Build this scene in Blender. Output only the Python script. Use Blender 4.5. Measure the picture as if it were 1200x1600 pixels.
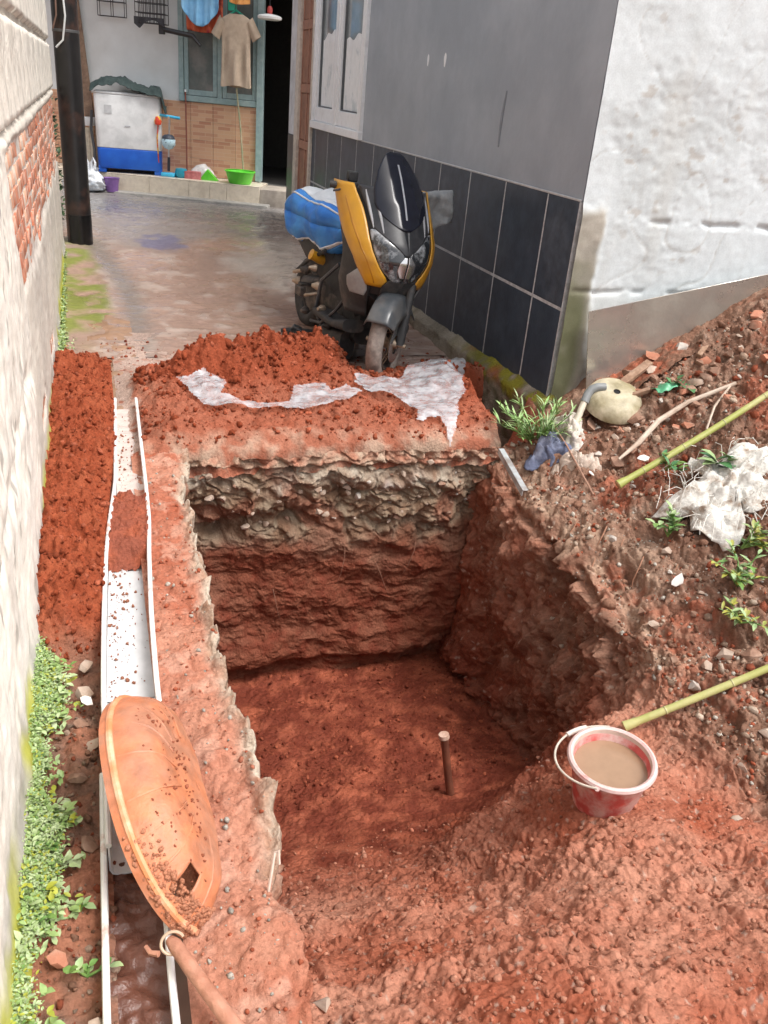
import bpy, bmesh, math, random
import numpy as np
from mathutils import Vector, Matrix, Euler
for o in list(bpy.data.objects): bpy.data.objects.remove(o)
SC = bpy.context.scene
COL = SC.collection
RAD = math.radians

# ------------------------------------------------------------------ camera
cam_d = bpy.data.cameras.new('camera'); cam = bpy.data.objects.new('camera', cam_d); COL.objects.link(cam)
cam_d.sensor_fit = 'VERTICAL'; cam_d.sensor_height = 24.0; cam_d.lens = 1330/1600*24.0
cam_d.clip_start = 0.05; cam_d.clip_end = 400
_f = 1330.0
_dn = np.array([-255, 2700, _f]); _dn /= np.linalg.norm(_dn)
_al = np.array([-470, -700, _f]); _al -= _dn*_al.dot(_dn); _al /= np.linalg.norm(_al)
_rt = np.cross(_dn, _al)
_R = np.array([_rt, _al, -_dn])
CAMH = 1.55
M4 = Matrix.Identity(4)
for i in range(3):
    M4[i][0] = _R[i, 0]; M4[i][1] = -_R[i, 1]; M4[i][2] = -_R[i, 2]
M4[2][3] = CAMH
cam.matrix_world = M4
SC.camera = cam

# ------------------------------------------------------------------ sky, sun, exposure
SUN_EL, SUN_AZ = 60.0, 134.0      # soft sun behind thin overcast, high behind the camera
W = bpy.data.worlds.new('World'); SC.world = W; W.use_nodes = True
nt = W.node_tree; nt.nodes.clear()
wo = nt.nodes.new('ShaderNodeOutputWorld'); bg = nt.nodes.new('ShaderNodeBackground')
sk = nt.nodes.new('ShaderNodeTexSky'); sk.sky_type = 'NISHITA'; sk.sun_disc = False
sk.sun_elevation = RAD(SUN_EL); sk.sun_rotation = RAD(SUN_AZ)
sk.air_density = 1.0; sk.dust_density = 6.0; sk.ozone_density = 1.0
hs = nt.nodes.new('ShaderNodeHueSaturation'); hs.inputs['Saturation'].default_value = 0.38
nt.links.new(sk.outputs[0], hs.inputs['Color']); nt.links.new(hs.outputs[0], bg.inputs[0])
bg.inputs[1].default_value = 0.15; nt.links.new(bg.outputs[0], wo.inputs[0])
sd = bpy.data.lights.new('sun', 'SUN'); sd.energy = 1.5; sd.angle = RAD(20); sd.color = (1, .98, .955)
sun = bpy.data.objects.new('sun', sd); COL.objects.link(sun)
_az = RAD(SUN_AZ); _el = RAD(SUN_EL)
_sd = Vector((math.sin(_az)*math.cos(_el), math.cos(_az)*math.cos(_el), math.sin(_el)))
sun.rotation_euler = _sd.to_track_quat('Z', 'Y').to_euler()
SC.view_settings.view_transform = 'Standard'; SC.view_settings.look = 'None'
SC.view_settings.exposure = 0.62; SC.view_settings.gamma = 1.0; SC.view_settings.use_curve_mapping = False
SC.render.engine = 'CYCLES'

# ------------------------------------------------------------------ numpy noise
def _h(ix, iy, iz, seed):
    h = (ix.astype(np.uint32)*np.uint32(374761393) + iy.astype(np.uint32)*np.uint32(668265263)
         + iz.astype(np.uint32)*np.uint32(2147483647) + np.uint32((seed*974711+12345) & 0xffffffff))
    h = (h ^ (h >> np.uint32(13)))*np.uint32(1274126177)
    h = (h ^ (h >> np.uint32(16)))*np.uint32(2246822519)
    return h ^ (h >> np.uint32(15))
def gn(P, sc=1.0, seed=0):
    """gradient noise about -1..1 at points P (...,3)"""
    p = np.asarray(P, np.float64)*sc + 137.3
    i = np.floor(p).astype(np.int64); f = p - i
    u = f*f*f*(f*(f*6-15)+10)
    out = 0
    for dx in (0, 1):
        wx = u[..., 0] if dx else 1-u[..., 0]
        for dy in (0, 1):
            wy = u[..., 1] if dy else 1-u[..., 1]
            for dz in (0, 1):
                wz = u[..., 2] if dz else 1-u[..., 2]
                h = _h(i[..., 0]+dx, i[..., 1]+dy, i[..., 2]+dz, seed)
                gx = ((h & np.uint32(1023)).astype(np.float64)/511.5-1)
                gy = (((h >> np.uint32(10)) & np.uint32(1023)).astype(np.float64)/511.5-1)
                gz = (((h >> np.uint32(20)) & np.uint32(1023)).astype(np.float64)/511.5-1)
                out = out + wx*wy*wz*(gx*(f[..., 0]-dx)+gy*(f[..., 1]-dy)+gz*(f[..., 2]-dz))
    return out*1.5
def fbm(P, sc, octv=4, seed=0, gain=.5):
    a = 1.; s = 0
    for k in range(octv):
        s = s + a*gn(P, sc*2.03**k, seed+k*7); a *= gain
    return s
def billow(P, sc, octv=3, seed=0, gain=.5):
    a = 1.; s = 0
    for k in range(octv):
        s = s + a*np.abs(gn(P, sc*2.1**k, seed+k*11)); a *= gain
    return s
def lumps(P, sc, thr=.12, seed=0):
    """separate raised clods on an otherwise smooth surface"""
    n = gn(P, sc, seed); return np.sqrt(np.clip(n-thr, 0, 1))
def cracks(P, sc, w=.05, seed=0): return np.clip(1-np.abs(gn(P, sc, seed))/w, 0, 1)
def sm(a, b, x):
    t = np.clip((np.asarray(x, float)-a)/(b-a), 0, 1); return t*t*(3-2*t)
def lerp(a, b, t): return a+(b-a)*t
def mixc(c1, c2, t):
    t = np.asarray(t)[..., None]; return np.asarray(c1)*(1-t)+np.asarray(c2)*t
def pw(xs, ys, x): return np.interp(x, xs, ys)

# ------------------------------------------------------------------ materials
def pm(name, col, rough=.6, col2=None, scale=6., amt=.5, var=.12, bump=0., bscale=60., metal=0., coat=0., coord='Object', spec=.5, lo=.45, hi=.62, detail=6):
    m = bpy.data.materials.new(name); m.use_nodes = True
    n = m.node_tree.nodes; l = m.node_tree.links; b = n['Principled BSDF']
    b.inputs['Roughness'].default_value = rough; b.inputs['Metallic'].default_value = metal
    b.inputs['Specular IOR Level'].default_value = spec
    if coat: b.inputs['Coat Weight'].default_value = coat; b.inputs['Coat Roughness'].default_value = .08
    tc = n.new('ShaderNodeTexCoord')
    nz = n.new('ShaderNodeTexNoise'); nz.inputs['Scale'].default_value = scale; nz.inputs['Detail'].default_value = detail; nz.inputs['Roughness'].default_value = .62
    l.new(tc.outputs[coord], nz.inputs['Vector'])
    base = n.new('ShaderNodeMix'); base.data_type = 'RGBA'
    base.inputs['A'].default_value = (*col, 1); base.inputs['B'].default_value = (*(col2 or col), 1)
    if col2:
        mr = n.new('ShaderNodeMapRange'); mr.inputs['From Min'].default_value = lo; mr.inputs['From Max'].default_value = hi; mr.inputs['To Max'].default_value = amt*2 if amt < .5 else 1
        l.new(nz.outputs['Fac'], mr.inputs['Value']); l.new(mr.outputs[0], base.inputs['Factor'])
    else: base.inputs['Factor'].default_value = 0
    nz2 = n.new('ShaderNodeTexNoise'); nz2.inputs['Scale'].default_value = scale*3.7; nz2.inputs['Detail'].default_value = 5
    l.new(tc.outputs[coord], nz2.inputs['Vector'])
    mv = n.new('ShaderNodeMapRange'); mv.inputs['From Min'].default_value = .3; mv.inputs['From Max'].default_value = .7
    mv.inputs['To Min'].default_value = 1-var; mv.inputs['To Max'].default_value = 1+var
    l.new(nz2.outputs['Fac'], mv.inputs['Value'])
    mu = n.new('ShaderNodeVectorMath'); mu.operation = 'SCALE'
    l.new(base.outputs['Result'], mu.inputs[0]); l.new(mv.outputs[0], mu.inputs['Scale'])
    l.new(mu.outputs[0], b.inputs['Base Color'])
    if bump:
        nb = n.new('ShaderNodeTexNoise'); nb.inputs['Scale'].default_value = bscale; nb.inputs['Detail'].default_value = 6; nb.inputs['Roughness'].default_value = .6
        l.new(tc.outputs[coord], nb.inputs['Vector'])
        bp = n.new('ShaderNodeBump'); bp.inputs['Strength'].default_value = bump; bp.inputs['Distance'].default_value = .01
        l.new(nb.outputs['Fac'], bp.inputs['Height']); l.new(bp.outputs[0], b.inputs['Normal'])
    return m
def ground_mat(name, bump=.5, bscale=140., dist=.006, var=.18, vscale=90., clod=0., spec=.5):
    """base colour and roughness come from the mesh colour attribute 'col' (alpha = roughness); fine grain on top"""
    m = bpy.data.materials.new(name); m.use_nodes = True
    n = m.node_tree.nodes; l = m.node_tree.links; b = n['Principled BSDF']
    at = n.new('ShaderNodeAttribute'); at.attribute_name = 'col'
    geo = n.new('ShaderNodeNewGeometry')
    nz = n.new('ShaderNodeTexNoise'); nz.inputs['Scale'].default_value = vscale; nz.inputs['Detail'].default_value = 6; nz.inputs['Roughness'].default_value = .65
    l.new(geo.outputs['Position'], nz.inputs['Vector'])
    mv = n.new('ShaderNodeMapRange'); mv.inputs['From Min'].default_value = .3; mv.inputs['From Max'].default_value = .7
    mv.inputs['To Min'].default_value = 1-var; mv.inputs['To Max'].default_value = 1+var
    l.new(nz.outputs['Fac'], mv.inputs['Value'])
    mu = n.new('ShaderNodeVectorMath'); mu.operation = 'SCALE'
    l.new(at.outputs['Color'], mu.inputs[0]); l.new(mv.outputs[0], mu.inputs['Scale']); l.new(mu.outputs[0], b.inputs['Base Color'])
    l.new(at.outputs['Alpha'], b.inputs['Roughness']); b.inputs['Specular IOR Level'].default_value = spec
    nb = n.new('ShaderNodeTexNoise'); nb.inputs['Scale'].default_value = bscale; nb.inputs['Detail'].default_value = 8; nb.inputs['Roughness'].default_value = .68
    l.new(geo.outputs['Position'], nb.inputs['Vector'])
    vo = n.new('ShaderNodeTexVoronoi'); vo.inputs['Scale'].default_value = bscale*.75; vo.feature = 'F1'
    l.new(geo.outputs['Position'], vo.inputs['Vector'])
    sb_ = n.new('ShaderNodeMath'); sb_.operation = 'MULTIPLY_ADD'; sb_.inputs[1].default_value = -clod; l.new(vo.outputs['Distance'], sb_.inputs[0]); l.new(nb.outputs['Fac'], sb_.inputs[2])
    bp = n.new('ShaderNodeBump'); bp.inputs['Strength'].default_value = bump; bp.inputs['Distance'].default_value = dist
    l.new(sb_.outputs[0], bp.inputs['Height']); l.new(bp.outputs[0], b.inputs['Normal'])
    return m
SOIL = ground_mat('soil', .75, 95, .011, .22, 110, .4, .16)
PAVE = ground_mat('wet_pavement', .25, 110, .004, .12, 60)
PLAST = ground_mat('rough_plaster', .35, 150, .003, .08, 120, 0., .2)

# ------------------------------------------------------------------ mesh helpers
def mesh(name, V, F, smooth=True, angle=40):
    me = bpy.data.meshes.new(name)
    me.from_pydata([tuple(map(float, v)) for v in V], [], [tuple(int(i) for i in f) for f in F]); me.update()
    if smooth and len(me.polygons):
        me.polygons.foreach_set('use_smooth', np.ones(len(me.polygons), bool))
        if angle: me.set_sharp_from_angle(angle=RAD(angle))
    return me
def tag(o, label=None, cat=None, group=None, kind=None):
    if label: o['label'] = label
    if cat: o['category'] = cat
    if group: o['group'] = group
    if kind: o['kind'] = kind
    return o
def link(name, me, mat, parent=None, world=True):
    o = bpy.data.objects.new(name, me); COL.objects.link(o)
    if mat is not None and len(me.materials) == 0: me.materials.append(mat)
    if parent is not None:
        o.parent = parent
        if world: o.matrix_parent_inverse = parent_inv(parent)
    return o
def wmat(p): return p.matrix_basis.copy() if p.parent is None else wmat(p.parent) @ p.matrix_parent_inverse @ p.matrix_basis
def parent_inv(p): return wmat(p).inverted()
def thing(name, loc, label, cat, rotz=0., group=None, kind=None):
    e = bpy.data.objects.new(name, None); COL.objects.link(e); e.location = loc; e.rotation_euler = (0, 0, rotz); e.empty_display_size = .1
    return tag(e, label, cat, group, kind)
def ob(name, VF, mat, parent=None, world=True, smooth=True, angle=40):
    """mesh object; a top-level one gets its origin at its base"""
    V, F = VF
    V = np.asarray(V, float)
    if parent is None:
        c = np.array([(V[:, 0].min()+V[:, 0].max())/2, (V[:, 1].min()+V[:, 1].max())/2, V[:, 2].min()])
        o = link(name, mesh(name, V-c, F, smooth, angle), mat); o.location = c; return o
    return link(name, mesh(name, V, F, smooth, angle), mat, parent, world)
def join(*vfs):
    V = []; F = []; n = 0
    for v, f in vfs:
        V.extend([tuple(x) for x in v]); F.extend([tuple(i+n for i in g) for g in f]); n += len(v)
    return V, F
def xf(VF, M):
    return [tuple(M @ Vector(v)) for v in VF[0]], VF[1]
def cbox(a, b, bev=.0):
    """box between corners a, b with chamfered edges"""
    a = np.minimum(a, b).astype(float) if False else np.array(a, float); b = np.array(b, float)
    lo = np.minimum(a, b); hi = np.maximum(a, b)
    if bev <= 0:
        V = [(x, y, z) for x in (lo[0], hi[0]) for y in (lo[1], hi[1]) for z in (lo[2], hi[2])]
        return V, [(0, 1, 3, 2), (4, 6, 7, 5), (0, 4, 5, 1), (2, 3, 7, 6), (0, 2, 6, 4), (1, 5, 7, 3)]
    bm = bmesh.new(); bmesh.ops.create_cube(bm, size=1)
    for v in bm.verts: v.co = Vector([lo[k]+(v.co[k]+.5)*(hi[k]-lo[k]) for k in range(3)])
    bmesh.ops.bevel(bm, geom=bm.edges[:], offset=bev, segments=2 if bev > .008 else 1, affect='EDGES', profile=.6)
    bm.verts.index_update()
    r = [tuple(v.co) for v in bm.verts], [tuple(v.index for v in f.verts) for f in bm.faces]
    bm.free(); return r
def grid(P, close_u=False, close_v=False, flip=False):
    nu, nv = P.shape[:2]
    V = P.reshape(-1, 3)
    F = []
    for i in range(nu if close_u else nu-1):
        for j in range(nv if close_v else nv-1):
            i2 = (i+1) % nu; j2 = (j+1) % nv
            q = (i*nv+j, i*nv+j2, i2*nv+j2, i2*nv+j)
            F.append(q[::-1] if flip else q)
    return V, F
def tube(pts, rad, n=8, cap=True):
    pts = [Vector(p) for p in pts]; m = len(pts)
    if not hasattr(rad, '__len__'): rad = [rad]*m
    V = []; F = []
    up = None
    for i, p in enumerate(pts):
        t = (pts[min(i+1, m-1)]-pts[max(i-1, 0)]).normalized()
        if up is None:
            up = Vector((0, 0, 1)) if abs(t.z) < .9 else Vector((1, 0, 0))
        a = (up-t*up.dot(t)).normalized(); b = t.cross(a); up = a
        for k in range(n):
            w = 2*math.pi*k/n
            V.append(tuple(p+(a*math.cos(w)+b*math.sin(w))*rad[i]))
    for i in range(m-1):
        for k in range(n):
            F.append((i*n+k, i*n+(k+1) % n, (i+1)*n+(k+1) % n, (i+1)*n+k))
    if cap:
        F.append(tuple(range(n))[::-1]); F.append(tuple((m-1)*n+k for k in range(n)))
    return V, F
def lathe(prof, n=24, c=(0, 0, 0), cap0=False, cap1=False):
    V = []; F = []
    for r, z in prof:
        for k in range(n):
            w = 2*math.pi*k/n; V.append((c[0]+r*math.cos(w), c[1]+r*math.sin(w), c[2]+z))
    for i in range(len(prof)-1):
        for k in range(n): F.append((i*n+k, i*n+(k+1) % n, (i+1)*n+(k+1) % n, (i+1)*n+k))
    if cap0: F.append(tuple(range(n))[::-1])
    if cap1: F.append(tuple((len(prof)-1)*n+k for k in range(n)))
    return V, F
def disc_prism(poly, z0, z1):
    n = len(poly); V = [(x, y, z0) for x, y in poly]+[(x, y, z1) for x, y in poly]
    F = [tuple(range(n))[::-1], tuple(range(n, 2*n))]+[(k, (k+1) % n, n+(k+1) % n, n+k) for k in range(n)]
    return V, F
def nsmooth(P, it=1):
    return P
def colgrid(name, P, colr, mat, parent=None, kind=None, flip=False):
    """big grid mesh with a per-vertex colour attribute (rgb + roughness)"""
    nu, nv = P.shape[:2]
    me = bpy.data.meshes.new(name)
    idx = np.arange(nu*nv).reshape(nu, nv)
    q = np.stack([idx[:-1, :-1], idx[:-1, 1:], idx[1:, 1:], idx[1:, :-1]], -1).reshape(-1, 4)
    if flip: q = q[:, ::-1]
    me.vertices.add(nu*nv); me.vertices.foreach_set('co', P.reshape(-1).astype(np.float32))
    nf = len(q); me.loops.add(nf*4); me.loops.foreach_set('vertex_index', q.reshape(-1).astype(np.int32))
    me.polygons.add(nf); me.polygons.foreach_set('loop_start', np.arange(0, nf*4, 4, dtype=np.int32))
    me.polygons.foreach_set('use_smooth', np.ones(nf, bool))
    me.update(calc_edges=True); me.validate()
    a = me.color_attributes.new('col', 'FLOAT_COLOR', 'POINT')
    a.data.foreach_set('color', np.clip(colr, 0, 1).reshape(-1).astype(np.float32))
    o = link(name, me, mat, parent)
    return tag(o, kind=kind) if kind else o
def normals(P):
    du = np.gradient(P, axis=0); dv = np.gradient(P, axis=1)
    n = np.cross(du, dv); n /= np.linalg.norm(n, axis=-1, keepdims=True)+1e-12
    return n
def rgba(c, r): return np.concatenate([c, np.broadcast_to(np.asarray(r, float)[..., None] if np.ndim(r) else np.full(c.shape[:-1]+(1,), r), c.shape[:-1]+(1,))], -1)
def lump(rng, sub=1, jag=.25):
    """a small irregular stone or clod around the origin, radius about 1"""
    bm = bmesh.new(); bmesh.ops.create_icosphere(bm, subdivisions=sub, radius=1)
    for v in bm.verts: v.co *= 1+rng.uniform(-jag, jag)
    bm.verts.index_update()
    r = np.array([v.co[:] for v in bm.verts]), np.array([[v.index for v in f.verts] for f in bm.faces])
    bm.free(); return r
def rotm(rng):
    return np.array(Euler((rng.uniform(0, 6.3), rng.uniform(0, 6.3), rng.uniform(0, 6.3))).to_matrix())
def clods(name, pts, sizes, cols, mat, seed=1, sub=1, parent=None, flat=.75):
    """many loose crumbs as one mesh with the colour attribute"""
    rng = random.Random(seed); protos = [lump(rng, sub, .30 if sub == 0 else .42) for _ in range(14)]
    Vs = []; Fs = []; Cs = []; n = 0
    for p, s, c in zip(pts, sizes, cols):
        v, f = protos[rng.randrange(14)]
        v = (v*np.array([1, rng.uniform(.6, 1), rng.uniform(.5, 1)*flat/.75])) @ rotm(rng).T*s+p
        Vs.append(v); Fs.append(f+n); n += len(v)
        Cs.append(np.repeat(np.array([c]), len(v), 0))
    V = np.concatenate(Vs); F = np.concatenate(Fs); C = np.concatenate(Cs)
    me = bpy.data.meshes.new(name)
    me.vertices.add(len(V)); me.vertices.foreach_set('co', V.reshape(-1).astype(np.float32))
    me.loops.add(len(F)*3); me.loops.foreach_set('vertex_index', F.reshape(-1).astype(np.int32))
    me.polygons.add(len(F)); me.polygons.foreach_set('loop_start', np.arange(0, len(F)*3, 3, dtype=np.int32))
    me.update(calc_edges=True); me.validate()
    a = me.color_attributes.new('col', 'FLOAT_COLOR', 'POINT'); a.data.foreach_set('color', C.reshape(-1).astype(np.float32))
    o = link(name, me, mat, parent); o['kind'] = 'stuff'
    return o

# ================================================================== TERRAIN
RED = np.array([.345, .095, .049]); REDF = np.array([.25, .054, .022]); PINK = np.array([.455, .210, .138])
DKRED = np.array([.155, .034, .018]); BRN = np.array([.22, .115, .075]); TAN = np.array([.37, .26, .19]); GREY = np.array([.47, .43, .37])

def XL(Y):   # left edge of the pit
    P = np.stack([np.zeros_like(Y), Y, np.zeros_like(Y)], -1)
    return .285+.05*sm(3.3, 3.62, Y)+.022*gn(P, 3., 5)+.018*gn(P, 9., 6)+.012*gn(P, 25., 8)
def bank(X, Y):
    return -.30+.52*(X-1.8)+.12*(Y-2.6)+.10*np.exp(-((X-3.35)/.45)**2-((Y-3.55)/.35)**2)-.04*np.exp(-((X-2.35)/.3)**2-((Y-3.2)/.3)**2)
_ty = np.linspace(.3, 4., 400)
_tz = np.interp(_ty, [.3, .95, 1.25, 1.6, 2.0, 2.35, 2.8, 3.6, 4.], [.03, -.10, -.31, -.62, -.94, -1.10, -1.21, -1.31, -1.33])
_k = np.hanning(41); _k /= _k.sum(); _tz = np.convolve(np.pad(_tz, 20, mode='edge'), _k, 'valid')
def front(X, Y):
    A = np.interp(Y, _ty, _tz)
    crest = 1.90+.24*sm(1.3, 1.8, X)
    fl = np.interp(np.maximum(Y, crest+.45), _ty, _tz)
    B = lerp(fl, -.42, sm(crest+.50, crest-.12, Y))+.30*sm(1.95, .8, Y)*sm(crest+.3, crest-.1, Y)
    return lerp(A, B, sm(.88, 1.50, X))
def pit_h(X, Y):
    z = front(X, Y)
    P = np.stack([X*0, Y, X*0], -1)
    xr = 1.765+.05*gn(P, 2.2, 31)+.02*gn(P, 8., 32)
    back = sm(1.9, 2.5, Y)
    wr = sm(xr-.015-.10*(1-back), xr+.13+.12*(1-back), X)
    b = bank(X, Y)
    z = lerp(z, b, wr)
    # rounded shoulder of brown soil between the pit wall and the bank
    wl = sm(XL(Y)-.005, XL(Y)-.075, X)
    z = lerp(z, -.075, wl)
    return z
rows = [.55]
while rows[-1] < 3.70: rows.append(rows[-1]+.0038+.0009*max(0, rows[-1]-.8))
rows = np.array(rows)
NC = 860; xs = np.linspace(.19, 4.1, 2600)
PX = np.zeros((len(rows), NC)); 
Z0 = pit_h(*np.broadcast_arrays(xs[None, :], rows[:, None]))
for i, y in enumerate(rows):
    ds = np.hypot(np.diff(xs), np.diff(Z0[i]))
    ds = ds*np.where(xs[1:] > .95*y+.55, .4, 1.0)
    s = np.concatenate([[0], np.cumsum(ds)]); s /= s[-1]
    PX[i] = np.interp(np.linspace(0, 1, NC), s, xs)
YY = np.broadcast_to(rows[:, None], PX.shape)
P = np.stack([PX, YY, pit_h(PX, YY)], -1)
Nn = normals(P); Nn[Nn[..., 2] < -.2] *= -1
steep = 1-sm(.25, .75, np.abs(Nn[..., 2]))
bankm = sm(1.72, 1.98, PX+.06*gn(P, 5., 40))
pitin = (1-bankm)
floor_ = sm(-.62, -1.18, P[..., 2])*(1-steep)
# displacement
rz0 = np.clip(.5+fbm(P, 2.3, 2, 70), 0, 1); rz1 = np.clip(.5+fbm(P, 3.7, 2, 71), 0, 1)
d = .045*fbm(P, 2.6, 4, 50, .55)*(1-.45*floor_)
d = d+.010*fbm(P, 21., 3, 52, .62)*(1-.35*floor_)
calm = 1-.75*sm(.25, .6, .5+fbm(P, 1.7, 2, 72))
d = d+(.028*lumps(P, 13., .16, 51)*rz0+.018*lumps(P, 29., .14, 55)*rz1+.006*lumps(P, 58., .10, 56))*(1-.6*floor_)*(1-.4*steep)*np.maximum(calm, bankm)
d = d-.016*cracks(P, 7., .05, 57)*rz1*(1-floor_*.6)-.008*cracks(P, 17., .07, 59)
d = d+steep*(.050*fbm(P*np.array([1, 1, .5]), 4., 5, 53, .66)-.03*cracks(P*np.array([1, 1, .4]), 5., .10, 152))
d = d+bankm*(.04*fbm(P, 5., 4, 54, .6)+.016*lumps(P, 18., .10, 153)*np.clip(.4+fbm(P, 3., 2, 73), 0, 1))+.005*fbm(P, 62., 2, 74, .6)
# vertical spade marks on the right pit wall
side = steep*sm(1.55, 1.75, PX)*(1-sm(-.45, -.2, P[..., 2]))
d = d+.018*side*np.abs(gn(P*np.array([1, 1, .15]), 20., 58))-.012*side*cracks(P*np.array([1, 1, .12]), 9., .12, 154)
# undercut hollows along the shoulder of the bank
for (hx, hy, hz, r, dep) in [(1.80, 3.30, -.22, .09, .065), (1.82, 3.05, -.27, .08, .06), (1.84, 2.66, -.30, .085, .10), (2.02, 2.1, -.19, .05, .06), (1.83, 3.45, -.13, .08, .08), (1.93, 2.4, -.24, .06, .06), (1.83, 3.2, -.40, .06, .06), (1.86, 2.5, -.45, .05, .05), (2.05, 2.62, -.16, .045, .05)]:
    q = ((PX-hx)/r)**2+((YY-hy)/(r*1.2))**2+((P[..., 2]-hz)/(r*.8))**2
    d = d-1.05*dep*np.exp(-q*1.1)
# smoother trodden patches at the front
tread = sm(.15, .5, fbm(P, 2.6, 2, 77))*(1-steep)*(1-bankm)
d = d*(1-.6*tread)
P2 = P+Nn*d[..., None]
# colour
n1 = fbm(P, 2.0, 3, 60); n2 = fbm(P, 9., 3, 61); n3 = fbm(P, 32., 2, 62)
c = mixc(RED, PINK, np.clip(.62+.6*n1+.3*n2, 0, 1)*(1-floor_*.92)*(1-steep*.6))
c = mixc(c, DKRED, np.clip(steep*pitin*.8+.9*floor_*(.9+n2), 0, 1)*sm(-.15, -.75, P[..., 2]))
c = mixc(c, REDF, np.clip(-.25-n1*1.0, 0, .35)*(1-floor_))
bc = mixc(BRN, TAN, np.clip(.12+.55*n2+.35*n1, 0, .85))
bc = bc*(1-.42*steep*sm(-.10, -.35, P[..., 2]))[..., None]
bc = mixc(bc, RED, sm(.18, .7, n1+.25*n3+.2*sm(2.3, 3.0, PX))*.7)
shoulder = np.exp(-((PX-(1.98+.03*np.sin(YY*5)))/.13)**2)*sm(1.9, 2.2, YY)
bc = mixc(bc, np.array([.40, .27, .19]), shoulder*np.clip(.6+n2, 0, 1))
c = mixc(c, bc, bankm)
c = c*(1+.14*n3)[..., None]
# grey speckles of lime and gravel
gsp = sm(.52, .62, gn(P, 55., 63))*.5*(1-floor_)
c = mixc(c, np.array([.5, .4, .33]), gsp)
rg = np.clip(.62+.12*n2-.1*steep, .4, .9)
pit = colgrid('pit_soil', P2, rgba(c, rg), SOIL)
tag(pit, 'red clay pit floor, ramp and brown bank of the dug hole', 'soil', kind='structure')
TERR = (P2, c)

# bank strip that carries on behind the pit up to the white wall
xb = np.linspace(1.78, 4.1, 330); yb = np.linspace(3.62, 4.02, 60)
X, Y = np.meshgrid(xb, yb); zb = bank(X, Y)
zb = lerp(zb, np.minimum(zb, -.20), sm(2.24, 2.12, X))
P = np.stack([X, Y, zb], -1)
d = .035*fbm(P, 3.2, 3, 50)+.030*billow(P, 9., 2, 51)+.02*billow(P, 26., 3, 52)
P[..., 2] += d
n1 = fbm(P, 2., 3, 60); n2 = fbm(P, 9., 3, 61); n3 = fbm(P, 32., 2, 62)
bc = mixc(BRN, TAN, np.clip(.12+.55*n2+.35*n1, 0, .85)); bc = mixc(bc, RED, sm(.12, .6, n1+.25*n3+.2*sm(2.3, 3., X))*.8)
o = colgrid('bank_soil', P, rgba(bc*(1+.14*n3)[..., None], np.full(X.shape, .75)), SOIL)
tag(o, 'strip of brown bank soil at the foot of the white wall', 'soil', kind='structure')

# ---- back face of the pit: broken slab, rubble, subsoil, red clay
xw = np.linspace(.20, 1.98, 390); zw = np.linspace(-1.46, -.004, 330)
X, Z = np.meshgrid(xw, zw)
P = np.stack([X, np.full_like(X, 3.635), Z], -1)
wob = .03*gn(np.stack([X, X*0, X*0], -1), 3.5, 90)+.02*gn(np.stack([X, X*0, X*0], -1), 11., 91)
Zs = Z+wob+.05*(X-1.1)*.3
Zl = Zs+.05*fbm(P, 7., 3, 84); lime = sm(-.05, -.09, Zl)*sm(-.21, -.15, Zl)*np.clip(.75+fbm(P, 3.5, 2, 83), 0, 1); slab = sm(-.075, -.055, Zs); rub = sm(-.47, -.40, Zs)*(1-lime)*(1-slab); red = 1-sm(-.56, -.38, Zs+.10*fbm(P, 6., 3, 85))
Q = P*np.array([1, 1, 2.3])
d = .05*fbm(P, 2.5, 3, 92)
d = d+red*(.022*fbm(P*np.array([.9, 1, 1.3]), 5., 5, 93, .62)+.008*lumps(P, 24., .15, 94)-.008*cracks(P*np.array([.8, 1, 1.2]), 5., .05, 89)*np.clip(.3+gn(P, 3., 86), 0, 1))
d = d+(1-red)*(.030*fbm(P*np.array([1, 1, 1.3]), 6., 5, 95, .6)+.034*lumps(P*np.array([1, 1, 1.3]), 15., .05, 96)+.018*lumps(P, 32., .08, 88)-.02*cracks(P*np.array([1, 1, 1.5]), 6., .07, 87)-.005)
d = d+slab*(.035+.03*gn(P, 12., 97))+lime*.028
d = d-.05*sm(.035, .0, np.abs(Zs+.085))*np.clip(.4+gn(P, 7., 98), 0, 1)      # gap under the slab
d = d-.075*np.exp(-((Zs+.36)/.06)**2)*np.clip(gn(P, 4., 99)+.25, 0, 1)          # hollows in the rubble
d = d-.085*np.exp(-((X-.45)/.10)**2-((Z+.40)/.05)**2)
d = d+.05*sm(-.95, -1.15, Z)*sm(-1.28, -1.16, Z)*np.clip(.5+gn(P, 5., 100), 0, 1)   # lip low on the wall
d = d-.05*sm(-1.19, -1.24, Z)
P2 = P.copy(); P2[..., 1] -= d; P2[..., 0] += .02*gn(P, 14., 101); P2[..., 2] += .018*gn(P, 13., 102)*sm(-.004, -.1, Z)
n1 = fbm(P, 3., 3, 103); n2 = fbm(P, 12., 3, 104); n3 = fbm(P, 40., 3, 105)
cr = mixc(np.array([.185, .058, .032]), np.array([.23, .095, .058]), np.clip(.3+.9*n1, 0, 1)); cr = mixc(cr, DKRED, np.clip(.2+n2, 0, .8))
cr = mixc(cr, np.array([.21, .12, .08]), sm(-.85, -.5, Zs)*np.clip(.25+n1, 0, .6))
crub = mixc(np.array([.27, .165, .105]), np.array([.40, .31, .22]), np.clip(.35+.9*n2, 0, 1)); crub = mixc(crub, np.array([.34, .13, .08]), sm(.2, .5, n1)*.7)
clim = mixc(np.array([.52, .45, .36]), np.array([.31, .19, .125]), np.clip(.52+1.1*n2+.9*n1, 0, 1)); clim = mixc(clim, np.array([.55, .56, .56]), sm(.2, .5, n1)*np.exp(-((X-1.15)/.25)**2))
csl = mixc(np.array([.46, .34, .25]), np.array([.38, .17, .11]), np.clip(.5+1.0*n2, 0, 1))
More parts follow.
